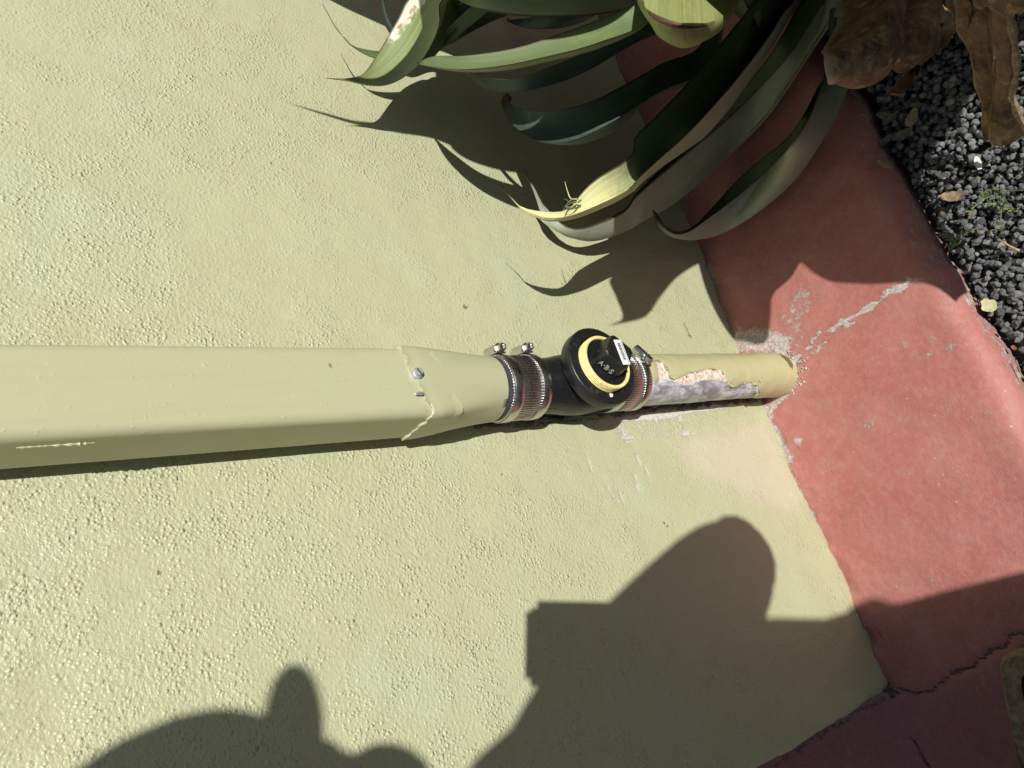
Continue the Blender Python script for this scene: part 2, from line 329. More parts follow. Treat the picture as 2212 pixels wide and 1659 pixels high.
M = dict(wall=mat_khaki_wall(), metal=mat_khaki_metal(), pipe=mat_pipe(), slab=mat_slab(), abs=mat_abs(), gravel=mat_gravel(), dead=mat_dead(),
    leafA=mat_leaf('agave_leaf', (.135, .185, .075), (.205, .240, .135)), leafB=mat_leaf('agave_leaf_pale', (.25, .30, .13), (.24, .27, .15), scar=.9),
    leafC=mat_leaf('agave_leaf_blue', (.050, .082, .062), (.085, .115, .085)), leafD=mat_leaf('agave_leaf_yellow', (.42, .44, .17), (.30, .33, .12), edge=(.10, .03, .03)),
    leafE=mat_leaf('agave_leaf_grey', (.080, .120, .056), (.36, .385, .29)),
    leafT=mat_leaf('agave_leaf_torn', (.095, .145, .060), (.36, .38, .28), tipc=(.66, .65, .34)),
    steel=mat_plain('stainless_steel', (.60, .59, .57), .28, 1.0, .5, .06, 300), steel2=mat_plain('zinc_steel', (.60, .61, .64), .42, .7, .5, .12, 400),
    rubber=mat_plain('rubber', (.060, .060, .068), .6, 0, .3, .2, 200), yellow=mat_plain('yellow_plastic', (.80, .71, .30), .42, 0, .45, .12, 160, .0003, 500),
    black=mat_plain('black_slot', (.01, .01, .01), .6), white=mat_plain('white_label', (.80, .80, .78), .4, 0, .4, .02, 50), ink=mat_plain('label_ink', (.02, .02, .02), .5),
    chalk=mat_plain('chalk_letters', (.33, .33, .32), .6, 0, .3, .3, 900), caulk=mat_plain('caulk', (.10, .085, .075), .8, 0, .2, .5, 90, .002, 160),
    subsoil=mat_plain('gravel_bed', (.05, .05, .052), .9, 0, .2, .3, 150, .003, 120),
    grit=mat_plain('gravel_ground', (.075, .075, .078), .85, 0, .3, .5, 70, .006, 80),
    dryleaf=mat_plain('dry_leaf', (.33, .25, .15), .7, 0, .2, .35, 180, .0008, 300), greyleaf=mat_plain('grey_leaf', (.20, .19, .17), .7, 0, .2, .3, 180, .0008, 300), paleleaf=mat_plain('pale_leaf', (.55, .52, .30), .6, 0, .3, .15, 180),
    flake=mat_plain('white_flake', (.78, .76, .70), .6, 0, .3, .1, 200), weed=mat_plain('weed_green', (.17, .22, .10), .55, 0, .3, .3, 90), orange=mat_plain('orange_bit', (.30, .11, .04), .6, 0, .3, .3, 200),
    twig=mat_plain('twig', (.40, .30, .14), .7, 0, .2, .3, 200), suede=mat_plain('tan_suede', (.25, .19, .115), .95, 0, .1, .28, 160, .002, 420), darksuede=mat_plain('dark_suede', (.12, .115, .09), .95, 0, .1, .5, 60, .002, 300),
    lining=mat_plain('dark_lining', (.045, .012, .014), .9, 0, .1), sole=mat_plain('sole', (.05, .045, .04), .8),
    skin=mat_plain('skin', (.50, .29, .20), .5, 0, .4, .06, 80), shirt=mat_plain('blue_cloth', (.10, .15, .26), .85, 0, .2, .1, 200), denim=mat_plain('dark_cloth', (.05, .055, .075), .9, 0, .2, .2, 300),
    cap=mat_plain('cap_cloth', (.12, .12, .12), .9, 0, .2), phone=mat_plain('phone_body', (.03, .03, .035), .25), screen=mat_plain('phone_glass', (.01, .01, .012), .08), stem=mat_plain('trunk_bark', (.12, .085, .055), .9, 0, .2, .4, 60, .004, 90))

# ------------------------------------------------------------------ setting: wall
XC = W((1920, 1493))[0]
def spaced(a, b, lo, hi, fine, coarse):
    x = [a]
    while x[-1] < b:
        x.append(x[-1] + (fine if lo - fine <= x[-1] <= hi else min(coarse, max(fine, .25 * (min(abs(x[-1] - lo), abs(x[-1] - hi)) + fine)))))
    return np.array(x)
BASE = [(1530, 585), (1562, 660), (1591, 745), (1650, 873), (1672, 922), (1698, 985), (1726, 1060), (1770, 1130), (1800, 1195), (1841, 1296), (1880, 1390), (1905, 1450), (1920, 1493)]
_b = sorted((W(p)[0], W(p)[2]) for p in BASE); BX = np.array([q[0] for q in _b]); BZ = np.array([q[1] for q in _b]) * .8
def base_z(x): return np.interp(x, BX, BZ)
def build_wall():
    xs = np.concatenate([[0.0], spaced(XC + .012, 3.2, XC, .62, .0034, .12)]); zs = spaced(-.12, 3.6, -.03, .92, .0034, .12)
    nd = 7                                                       # rows that turn round the outer corner and run back
    turn = [(XC - .0, .9), (XC - .0, .25), (XC - .0, .03), (XC + .0004, .008), (XC + .002, .0035), (XC + .005, .0010), (XC + .0085, .0001)]
    X = np.array([t[0] for t in turn] + list(xs[1:])); Y = np.array([t[1] for t in turn] + [0.0] * (len(xs) - 1))
    XX, ZZ = np.meshgrid(X, zs, indexing='ij'); YY = np.broadcast_to(Y[:, None], XX.shape).copy()
    P = np.stack([XX.ravel(), YY.ravel(), ZZ.ravel()], 1)
    P0 = P.copy(); n = (fbm(P0, 7, 3, 3) - .5) * .004 + (fbm(P0, 45, 9, 2) - .5) * .0010
    P[:, 1] += np.where(P0[:, 1] < .02, n, 0)
    P[:, 0] += np.where(P0[:, 0] < XC + .012, (fbm(P0 * [0, 0, 1], 28, 5, 3) - .5) * .007, 0)
    P2 = P0[:, [0, 2]]
    smo = .62 * smooth(fbm(P0, 6.5, 21, 3) + .35 * (fbm(P0, 26, 31, 3) - .5), .42, .66)
    # hand-trowelled smooth areas seen in the photograph: round the drainpipe and a big swirl high up
    for p, rad in (((1350, 980), .11), ((1230, 960), .09), ((560, 640), .055), ((800, 640), .06), ((1500, 1250), .10), ((60, 60), .05), ((500, 22), .03)):
        c = W(p)[[0, 2]]; smo = np.maximum(smo, .66 * smooth(-np.linalg.norm(P2 - c, axis=1) + .03 * (fbm(P0, 30, 8, 2) - .5), -rad, -rad * .5))
    chip = np.zeros(len(P)); dirt = np.zeros(len(P))
    def blob(arr, p, rx, rz, amp=1.0):
        c = W(p)[[0, 2]]; d = np.sqrt(((P2[:, 0] - c[0]) / rx) ** 2 + ((P2[:, 1] - c[1]) / rz) ** 2); np.maximum(arr, amp * smooth(-d, -1.6, -.5), out=arr)
    def line(arr, pts, w, amp=1.0):
        d = polydist(P2, [W(p)[[0, 2]] for p in pts]); np.maximum(arr, amp * smooth(-d, -w * 1.8, -w * .4), out=arr)
    # white crust and bare plaster along the pipe, flaked spots and scratches below it
    line(chip, [(1338, 903), (1384, 899), (1452, 893), (1512, 882), (1553, 877), (1594, 870)], .0045, .72); line(chip, [(1384, 905), (1452, 899)], .009, .50)
    for a in ((1349, 930, .006, .009, .56), (1356, 943, .006, .011, .58), (1362, 956, .005, .007, .52), (1343, 921, .006, .005, .6), (1470, 905, .004, .005), (1482, 936, .004, .009), (1497, 936, .003, .004), (1395, 922, .018, .026, .46), (1420, 897, .012, .012, .56), (1440, 935, .010, .024, .46), (1300, 917, .014, .014, .42), (1470, 950, .02, .02, .38), (1250, 925, .014, .012, .40), (1600, 742, .006, .008, .7), (1470, 822, .004, .012, .0)):
        blob(chip, a[:2], a[2], a[3], a[4] if len(a) > 4 else .72)
    for pts in ([(1262, 972), (1275, 1005), (1285, 1022)], [(1308, 1045), (1325, 1070), (1340, 1088)], [(1330, 1048), (1338, 1065), (1346, 1090)], [(1375, 975), (1385, 1005)], [(1372, 1020), (1378, 1060)], [(1640, 880), (1650, 880)], [(1395, 1000), (1400, 1030)]): line(chip, pts, .0015, .78)
    line(chip, [(1640, 862), (1660, 900), (1690, 965), (1715, 1020), (1770, 1130), (1841, 1290), (1905, 1440)], .0032, .50); line(chip, [(1640, 705), (1590, 742)], .003, .3)
    for p in ((1478, 702), (1484, 712), (1489, 722), (1492, 728)): blob(dirt, p, .0036, .0042, .60); blob(chip, (p[0] + 2, p[1] + 3), .0035, .005, .5)
    blob(dirt, (1005, 664), .004, .003, .75); line(dirt, [(960, 668), (1000, 665)], .0007, .48)
    for p in ((1085, 1025), (1433, 1128), (1441, 1138), (345, 1233), (1408, 672)): blob(dirt, p, .0022, .0022, .78)
    for p in ((1125, 1005), (1150, 1010), (1160, 1025), (1175, 1040), (1182, 1050)): blob(dirt, p, .009, .007, .40)
    line(dirt, [(755, 725), (800, 729)], .0009, .46)
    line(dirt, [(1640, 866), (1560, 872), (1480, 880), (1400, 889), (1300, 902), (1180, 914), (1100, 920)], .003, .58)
    # a darker line where the wall meets the slab
    d0 = np.abs(P2[:, 1] - base_z(P2[:, 0])); np.maximum(dirt, .34 * smooth(-d0, -.006, -.001), out=dirt)
    patch = np.zeros(len(P)); pc = np.array([W(p)[[0, 2]] for p in ((1440, 945), (1560, 925), (1650, 900), (1745, 1085), (1700, 1120), (1600, 1070), (1500, 1030))])
    patch[inpoly(P2, pc)] = 1.0; pd = polydist(P2, list(pc) + [pc[0]]); patch = np.where(patch > .5, .5 + .5 * smooth(pd, 0, .03), .5 - .5 * smooth(pd, 0, .03))
    smo = np.maximum(smo, .75 * patch)
    P[:, 1] -= np.where(P0[:, 1] < .02, chip * -.0009, 0)
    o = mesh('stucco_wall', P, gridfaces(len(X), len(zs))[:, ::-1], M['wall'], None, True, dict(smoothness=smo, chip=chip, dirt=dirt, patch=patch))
    return tag(o, 'khaki painted stucco wall rising from the red slab behind the drainpipe', 'wall')
build_wall()

# ------------------------------------------------------------------ setting: red slab
def build_slab():
    xs = spaced(-4.0, 4.0, -.62, .62, .0036, .4)
    ys = spaced(-.235, 4.0, -.24, .42, .0036, .4)
    prof = [(-.263, -.20), (-.263, -.06), (-.2628, -.042), (-.2623, -.032), (-.2612, -.024), (-.2595, -.017), (-.2565, -.0110), (-.2525, -.0062), (-.2475, -.0027), (-.2415, -.0008)]
    Y = np.array([p[0] for p in prof] + list(ys)); Z = np.array([p[1] for p in prof] + [0.0] * len(ys))
    XX, YY = np.meshgrid(xs, Y, indexing='ij'); ZZ = np.broadcast_to(Z, XX.shape).copy()
    P = np.stack([XX.ravel(), YY.ravel(), ZZ.ravel()], 1); P0 = P.copy(); P2 = P0[:, :2]
    nwall = np.where(P0[:, 0] > XC, 1.0, np.exp(-np.maximum(XC - P0[:, 0], 0) / .02))
    P[:, 2] += base_z(P0[:, 0]) * np.exp(-np.abs(P0[:, 1]) / .045) * nwall
    P[:, 2] += (fbm(P0, 7, 41, 3) - .5) * .010 * smooth(P0[:, 1], -.26, -.2) + (fbm(P0, 40, 44, 2) - .5) * .0018
    P[:, 1] += np.where(P0[:, 1] < -.2, (fbm(P0 * [1, 0, 0], 7, 55, 3) - .5) * .018 + (fbm(P0, 50, 58, 2) - .5) * .005, 0)
    worn = np.zeros(len(P)); crack = np.zeros(len(P))
    def line(arr, pts, w, amp=1.0, wob=.004, sd=3):
        Q = P2 + np.stack([fbm(P0, 70, sd, 3) - .5, fbm(P0, 70, sd + 9, 3) - .5], 1) * wob * 2
        d = polydist(Q, [G(p)[:2] for p in pts]); v = amp * smooth(-d, -w * 2, -w * .3); np.maximum(arr, v, out=arr); return v
    def blob(arr, p, r, amp=1.0):
        d = np.linalg.norm(P2 - G(p)[:2], axis=1); np.maximum(arr, amp * smooth(-d, -r * 1.6, -r * .4), out=arr)
    # bare mortar: round the foot of the pipe, along the wall, and the old ridge running to the kerb
    line(worn, [(1592, 742), (1635, 735), (1685, 742)], .018, .74); line(worn, [(1685, 745), (1718, 780), (1716, 830), (1690, 865), (1660, 885)], .0065, .72, .006)
    line(worn, [(1655, 885), (1680, 940), (1705, 990)], .011, .74); line(worn, [(1705, 990), (1740, 1080), (1790, 1200), (1830, 1300)], .006, .56)
    line(worn, [(1718, 778), (1742, 754), (1772, 724), (1812, 699), (1850, 684), (1882, 662), (1906, 640), (1945, 620), (1990, 606)], .0022, 1.05, .009); line(worn, [(1728, 792), (1756, 768), (1790, 732), (1822, 708), (1850, 694)], .0018, .70, .005, 23); v3 = line(crack, [(1740, 765), (1800, 717), (1860, 677), (1900, 647), (1938, 624)], .0009, .44, .006)
    line(worn, [(1700, 740), (1720, 680), (1740, 640)], .022, .46)
    line(worn, [(1530, 575), (1565, 660), (1600, 745)], .006, .52)
    for p, r, a in (((1730, 950), .008, .62), ((2005, 765), .006, .55), ((2050, 750), .008, .45), ((1960, 745), .007, .46), ((2015, 730), .006, .5), ((2090, 640), .006, .55), ((2060, 880), .006, .5), ((1880, 920), .012, .38), ((1790, 1000), .01, .38), ((1860, 1110), .02, .36), ((2130, 900), .006, .5), ((1800, 870), .02, .30), ((1790, 1320), .007, .55), ((2010, 1255), .006, .5)): blob(worn, p, r, a)
    line(worn, [(1785, 1215), (1800, 1250), (1815, 1290)], .004, .55)
    worn = np.maximum(worn, .50 * smooth(-P0[:, 2], .008, .022) * np.where(P0[:, 1] < -.25, 1, 0)); worn = np.maximum(worn, .36 * smooth(-np.abs(P0[:, 1] + .252), -.02, -.002) * smooth(fbm(P0, 12, 71, 2), .4, .6))
    worn = np.maximum(worn, .28 * smooth(fbm(P0, 10, 77, 3), .46, .68))
    # cracks from the wall's corner
    v = line(crack, [cb(*q) for q in ((1360, 1255), (1430, 1235), (1480, 1245), (1590, 1240), (1650, 1215), (1690, 1165), (1780, 1110), (1880, 1070), (1930, 1030), (1990, 980), (2010, 960), (2076, 953), (2300, 900))], .0017, .76, .006)
    v = np.maximum(v, line(crack, [cb(*q) for q in ((1670, 1110), (1680, 1150), (1760, 1120))], .0013, .62, .004)); v = np.maximum(v, line(crack, [cb(*q) for q in ((1280, 880), (1330, 960), (1360, 1010))], .0012, .60, .005))
    v = np.maximum(v, line(crack, [cb(*q) for q in ((1480, 1500), (1530, 1580), (1580, 1670), (1640, 1800))], .0022, .66, .002))
    line(crack, [cb(*q) for q in ((1200, 860), (1260, 980), (1300, 1090), (1360, 1230))], .0016, .56, .004, 13)
    line(crack, [cb(*q) for q in ((1345, 1275), (1230, 1345), (1090, 1420), (900, 1530), (700, 1670))], .004, .50, .006, 17)
    blob(crack, cb(1370, 1245), .009, .58); blob(crack, c3b(680, 620), .009, .62)
    line(crack, [(1590, 750), (1575, 700), (1540, 610)], .002, .5, .003, 19)
    P[:, 2] -= v * .0028 + v3 * .0012; P[:, 2] += worn * .0012
    P[:, 2] += (fbm(P0, 55, 61, 3) - .5) * .012 * np.exp(-np.abs(P0[:, 1]) / .012) * nwall
    o = mesh('red_slab', P, gridfaces(len(xs), len(Y)), M['slab'], None, True, dict(worn=worn, crack=crack))
    return tag(o, 'worn red painted concrete slab along the foot of the wall', None, None, 'structure')
build_slab()
GZ = -.036
def sheet(name, x0, x1, y0, y1, z, mat, label):
    o = mesh(name, [(x0, y0, z), (x1, y0, z), (x1, y1, z), (x0, y1, z)], [[0, 1, 2, 3]], mat, None, False); return tag(o, label, None, None, 'structure')
sheet('ground', -80, 80, -80, 80, -.16, M['grit'], 'dark gravelly ground reaching away from the house')

# ------------------------------------------------------------------ gravel: real stones, a bed beneath
def icos():
    bm = bmesh.new(); bmesh.ops.create_icosphere(bm, subdivisions=1, radius=1); V = np.array([v.co[:] for v in bm.verts]); F = np.array([[v.index for v in f.verts] for f in bm.faces]); bm.free(); return V, F
IV, IF = icos()
def stone_shape(r):
    V = IV * (1 + r.uniform(-.22, .22, (len(IV), 1)))
    for _ in range(5):                                              # chop flat facets
        n = r.normal(size=3); n /= np.linalg.norm(n); d = V @ n; V = V - np.maximum(d - r.uniform(.55, .85), 0)[:, None] * n
    return V * r.uniform(.75, 1.15, 3)
def build_gravel():
    r = np.random.default_rng(3); shapes = [stone_shape(r) for _ in range(40)]; VV = []; FF = []; TT = []; off = 0
    ex = np.linspace(-.6, .9, 400); ey = -.2665 + (fbm(np.stack([ex, ex * 0, ex * 0], 1), 7, 55, 3) - .5) * .018
    for sp, zz, keep in ((.0084, -.010, 1.0), (.0078, -.003, 1.0), (.0100, .003, .5)):
        for gx in np.arange(-.32, .56, sp):
            e0 = np.interp(gx, ex, ey)
            for gy in np.arange(-.70, -.255, sp * .9):
                x = gx + r.uniform(-.45, .45) * sp; y = gy + r.uniform(-.45, .45) * sp
                if r.random() > keep: continue
                sz = r.uniform(.0032, .0054) * (1.0 if r.random() > .06 else 1.4)
                if y + sz * .8 > e0: continue
                A = Euler(tuple(r.uniform(0, 6.28, 3))).to_matrix(); V = shapes[r.integers(40)] * sz @ np.array(A).T + [x, y, GZ + zz + r.uniform(-.003, .003)]
                VV.append(V); FF.append(IF + off); off += len(V); TT.append(np.full(len(V), r.random()))
    o = mesh('gravel', np.vstack(VV), np.vstack(FF), M['gravel'], None, False, dict(tone=np.concatenate(TT)))
    return tag(o, 'loose dark grey crushed basalt gravel beside the red slab', None, None, 'stuff')
build_gravel()
sheet('gravel_bed', -3, 3, -6, -.25, GZ - .014, M['subsoil'], 'dark bed under the gravel')

# ------------------------------------------------------------------ downspout
XL, XR, YF, YB = -.0150, .0462, -.0690, -.0150
def rrect(x0, x1, y0, y1, r, n=6):
    pts = []
    for cx, cy, a0 in ((x1 - r, y1 - r, 0), (x0 + r, y1 - r, 90), (x0 + r, y0 + r, 180), (x1 - r, y0 + r, 270)):
        for i in range(n + 1): a = math.radians(a0 + 90 * i / n); pts.append((cx + r * math.cos(a), cy + r * math.sin(a)))
    return pts
def resample(pts, n):
    P = np.array(pts + [pts[0]]); d = np.concatenate([[0], np.cumsum(np.linalg.norm(np.diff(P, axis=0), axis=1))]); t = np.linspace(0, d[-1], n, endpoint=False)
    return np.stack([np.interp(t, d, P[:, 0]), np.interp(t, d, P[:, 1])], 1)
ds = empty('downspout', (.0156, -.04, .5), 'khaki painted rectangular downspout running down the stucco wall', 'downspout')
def build_downspout():
    zfr, zfl, zbl = W((864, 742), .0707)[2], W((938, 897), .0707)[2], W((866, 967), .014)[2]
    def top_z(x, y):
        fx = np.clip((x - XL) / (XR - XL), 0, 1); fy = np.clip((y - YF) / (YB - YF), 0, 1); zf = zfr * fx + zfl * (1 - fx); zb = zbl * (1 - fx) + (zfr + .004) * fx
        return zf * (1 - fy) + zb * fy
    zs = np.concatenate([np.linspace(.535, .95, 130), np.linspace(1.0, 3.4, 20)]); rr = resample(rrect(XL, XR, YF, YB, .0075), 120)
    P = np.array([[(x, y, z) for x, y in rr] for z in zs]); Q = P.reshape(-1, 3); lz = np.array([top_z(x, y) - .007 for x, y, z in Q]); Q[:, 2] = np.maximum(Q[:, 2], lz); Q0 = Q.copy()
    nn = (fbm(Q0 * [1, 1, .35], 14, 5, 3) - .5) * .0018; c = np.array([(XL + XR) / 2, (YF + YB) / 2]); dd = Q[:, :2] - c; Q[:, :2] += dd / np.linalg.norm(dd, axis=1)[:, None] * nn[:, None]
    rust = np.zeros(len(Q)); chip = np.zeros(len(Q)); front = (Q0[:, 1] < YF + .004)
    for p, rx, rz, a in (((713, 790), .0024, .0018, 1.0), ((868, 785), .010, .003, .50), ((880, 815), .012, .0035, .60), ((896, 850), .010, .003, .50), ((922, 886), .006, .004, .66), ((866, 758), .008, .004, .44), ((850, 800), .02, .012, .32), ((760, 755), .02, .008, .46)):
        w = W(p, -YF); d = np.sqrt(((Q0[:, 0] - w[0]) / rx) ** 2 + ((Q0[:, 2] - w[2]) / rz) ** 2); rust = np.maximum(rust, np.where(front, a * smooth(-d, -1.6, -.5), 0))
    w = W((845, 744), -YF); d = np.sqrt(((Q0[:, 0] - w[0]) / .003) ** 2 + ((Q0[:, 2] - w[2]) / .012) ** 2); chip = np.where(front, .75 * smooth(-d, -1.6, -.5), 0)
    rings('chute', Q.reshape(P.shape), M['metal'], ds, False, True, dict(rust=rust, chip=chip), 60)
    # a lumpy run of old paint along the side near the top of the picture
    P = [W(p, .055) for p in ((35, 975), (60, 970), (100, 966), (150, 962), (205, 957))]; pts = catmull([(XL - .0002, q[1], q[2]) for q in P], 26)
    rings('paint_run', tube(pts, .0011, 8, [.2 + 1.3 * random.random() for _ in pts]), M['metal'], ds, True, True, None, 60)
    # square-to-round adapter that laps over the chute
    g = .0017; n = 120; sq = resample(rrect(XL - g, XR + g, YF - g, YB + g, .0085), n); zc = .478; ax_, ay_ = axis(zc); rc = .0300
    ang0 = [math.atan2(y - (YF + YB) / 2, x - (XL + XR) / 2) for x, y in sq]
    ci = np.array([(ax_ + rc * math.cos(a), ay_ + rc * math.sin(a)) for a in ang0])
    jag = (fbm(np.array([(x, y, 0.) for x, y in sq]), 160, 6, 3) - .5) * .006
    RR = []; T = [0, .02, .05, .1, .13, .17, .22, .3, .38, .46, .54, .62, .7, .78, .86, .93, 1.0]
    for t in T:
        ring = []
        for i in range(n):
            s = max(0.0, (t - .11) / .89); s = .75 * s + .25 * s * s * (3 - 2 * s); x, y = sq[i] * (1 - s) + ci[i] * s; z0 = top_z(*sq[i]) + jag[i] + .0006 * math.sin(i * .47) * (1 - t) + .0005 * math.sin(i * .83 + 1) * (1 - t); z = z0 * (1 - t) + zc * t
            if t < .03:
                fl = .0004 * (1 + math.sin(i * .37)) * (1 - t / .03); c0 = np.array([(XL + XR) / 2, (YF + YB) / 2]); d = sq[i] - c0; d /= np.linalg.norm(d); x += d[0] * fl; y += d[1] * fl
            ring.append((x, y, z))
        RR.append(ring)
    inner = []
    for i in range(n):
        c0 = np.array([(XL + XR) / 2, (YF + YB) / 2]); d = sq[i] - c0; d /= np.linalg.norm(d); x, y, z = RR[0][i]; inner.append((x - d[0] * .0028, y - d[1] * .0028, z + .0002))
    RR = [[(x, y, z - .03) for x, y, z in inner], inner] + RR
    Q = np.array(RR).reshape(-1, 3); lip = np.repeat([0, 1, 1, .5] + [0] * (len(RR) - 4), n).astype(float); chip = lip * smooth(fbm(Q, 90, 91, 3), .44, .58) * .8; rust = lip * smooth(fbm(Q, 30, 95, 3), .45, .6) * .55
    a = rings('adapter', RR, M['metal'], ds, False, True, dict(chip=chip, rust=rust), 80)
    # hex-washer screw with a slot
    c = W((902, 806), .0722); axv = Vector((-.05, -1, .12)).normalized()
    s = rings('screw', lathe([(-.004, .0046), (.0004, .0046), (.0010, .0044), (.0012, .0034), (.0034, .0034), (.0040, .0029)], c, axv, 6 * 6), M['steel2'], a)
    bm = bmesh.new(); rot = axv.to_track_quat('Z', 'Y').to_matrix() @ Matrix.Rotation(.5, 3, 'Z'); bm_box(bm, Vector(c) + axv * .0040, .0058, .0009, .0006, rot); bmobj('screw_slot', bm, M['black'], a, False)
    sp = W((906, 850), .0722); bm = bmesh.new(); bmesh.ops.create_icosphere(bm, subdivisions=2, radius=1, matrix=Matrix.Translation(sp) @ Matrix.Diagonal((.0014, .0006, .0045, 1)))
    for v in bm.verts: v.co += Vector((random.uniform(-1, 1), random.uniform(-.3, .3), random.uniform(-1, 1))) * .0006
    bmobj('bare_spot', bm, M['steel2'], a)
build_downspout()

# ------------------------------------------------------------------ cleanout tee
ZT = .3685; XT, YT = axis(ZT)
tee = empty('cleanout_tee', (XT, YT, ZT), 'black plastic cleanout tee with a yellow threaded plug facing out', 'pipe fitting')
def build_tee():
    rings('tee_body', vcyl([(.285, .0268), (.30, .0272), (.326, .0272), (.336, .0280), (.346, .0296), (.358, .0308), (.3685, .0312), (.379, .0308), (.391, .0296), (.401, .0280), (.411, .0272), (.455, .0270), (.468, .0268)], 72), M['abs'], tee)
    pr = [(-.004, .0225), (.010, .0262), (.018, .0285), (.0235, .0325), (.0275, .0378), (.0300, .0402), (.0320, .0408), (.0420, .0408), (.0432, .0402), (.0437, .0392), (.0438, .0300), (.0300, .0298)]
    hub = rings('hub', lathe(pr, (XT, YT, ZT), (0, -1, 0), 96), M['abs'], tee, True, True, None, 50)
    # mould seam down the side
    P = [(XT - .0266, YT - .004 - .002 * math.sin(z * 50), z) for z in np.linspace(.335, .43, 40)]; rings('mould_seam', tube(P, .0011, 6, [.5 + 1.0 * random.random() for _ in P]), M['abs'], tee, True, True, None, 60)
    bm = bmesh.new(); w = np.array(W(cz(1065, 1145), .0772)); 
    for i in range(9): bmesh.ops.create_icosphere(bm, subdivisions=1, radius=random.uniform(.0007, .0014), matrix=Matrix.Translation(w + np.array([random.uniform(-.0018, .0012), 0, random.uniform(-.0018, .0018)])) @ Matrix.Diagonal((1, .35, 1, 1)))
    bmobj('paint_fleck', bm, M['flake'], tee)
    # threaded yellow plug
    pl = []
    for i, t in enumerate(np.linspace(.0430, .0500, 22)): pl.append((t, .02785 + .0006 * math.cos(i / 22 * 2 * math.pi * 4.0)))
    pl = [(.036, .0272)] + pl + [(.0504, .0278), (.0508, .0268), (.0508, .0252), (.0500, .0247), (.0470, .0246)]
    plug = rings('threaded_plug', lathe(pl, (XT, YT, ZT), (0, -1, 0), 96), M['yellow'], tee, True, False, None, 60)
    face = rings('plug_face', lathe([(.0480, .02465), (.0490, .02455), (.0496, .0236), (.0488, .0222), (.0484, .018), (.0484, .004)], (XT, YT, ZT), (0, -1, 0), 72), M['abs'], tee, True, True, None, 50)
    # square wrench head, one corner up the pipe
    c = Vector((XT + .0022, 0, ZT - .0020)); y0, y1 = YT - .0482, YT - .0672; hb, hf = .0202, .0182; rot = math.radians(3)
    def ringsq(h, y, bev=.0022):
        out = []
        for k in range(4):
            a = rot + math.pi / 2 * k
            for da in (-bev / h, bev / h): out.append((c.x + h * (1 - bev / h * .35) * math.cos(a + da), y, c.z + h * (1 - bev / h * .35) * math.sin(a + da)))
        return out
    head = rings('wrench_head', [ringsq(hb, y0), ringsq(hf, y1 + .0008), ringsq(hf - .0010, y1)], M['abs'], tee, True, True, None, 30)
    for v in head.data.vertices: pass
    # raised letters on the upper left flank
    A, D = Vector((c.x - hb, y0, c.z)), Vector((c.x, y0, c.z + hb)); A2, D2 = Vector((c.x - hf, y1, c.z)), Vector((c.x, y1, c.z + hf))
    ux = (A - D).normalized(); uy = ((A2 + D2) / 2 - (A + D) / 2).normalized(); uz = ux.cross(uy)
    cu = bpy.data.curves.new('letters', 'FONT'); cu.body = 'A\u00b7B\u00b7S'; cu.size = .0078; cu.extrude = .0005; cu.align_x = 'CENTER'
    tmp = bpy.data.objects.new('tmp', cu); me = bpy.data.meshes.new_from_object(tmp); bpy.data.objects.remove(tmp)
    mt = Matrix((ux, uy, uz)).transposed().to_4x4(); nrm_sign = 1 if uz.dot(Vector((-1, -.2, 1))) > 0 else -1
    mt.translation = (A + D) / 2 + uy * .0035 + uz * .0015 * nrm_sign - ux * .0010
    me.transform(mt); o = link('raised_letters', me, M['chalk'], head, False)
    # paper label with a barcode
    q = [np.array(W(cz(*p), -(y1 - .0006))) for p in ((1115, 245), (1215, 240), (1380, 640), (1270, 655))]; q = [Vector(v) for v in q]
    ce = sum(q, Vector()) / 4; lx = ((q[2] + q[3]) / 2 - (q[0] + q[1]) / 2); ly = ((q[1] + q[2]) / 2 - (q[0] + q[3]) / 2); L = lx.length * 1.0; lx.normalize(); ly = (ly - lx * ly.dot(lx)); Wd = ly.length * 1.12; ly.normalize(); lz = Vector((0, -1, 0))
    ce += (Vector((c.x, ce.y, c.z)) - ce) * .12
    rt = Matrix((lx, ly, lz)).transposed()
    bm = bmesh.new(); bm_box(bm, ce, L, Wd, .0003, rt, .00012)
    lab = bmobj('paper_label', bm, M['white'], head, True)
    bm = bmesh.new(); x = -L * .36; rr = random.Random(5)
    while x < L * .34:
        w = rr.choice((.0002, .0003, .0005)); bm_box(bm, ce + lx * x - ly * Wd * .04 + lz * .0003, w, Wd * .36, .0002, rt); x += w + rr.choice((.00025, .0004))
    x = -L * .42
    while x < L * .42:                                           # a line of print too small to read
        w = rr.uniform(.0003, .0008); bm_box(bm, ce + lx * x + ly * Wd * .33 + lz * .0003, w, .00035, .0002, rt); x += w + .0003
    bmobj('barcode', bm, M['ink'], head, False)
build_tee()

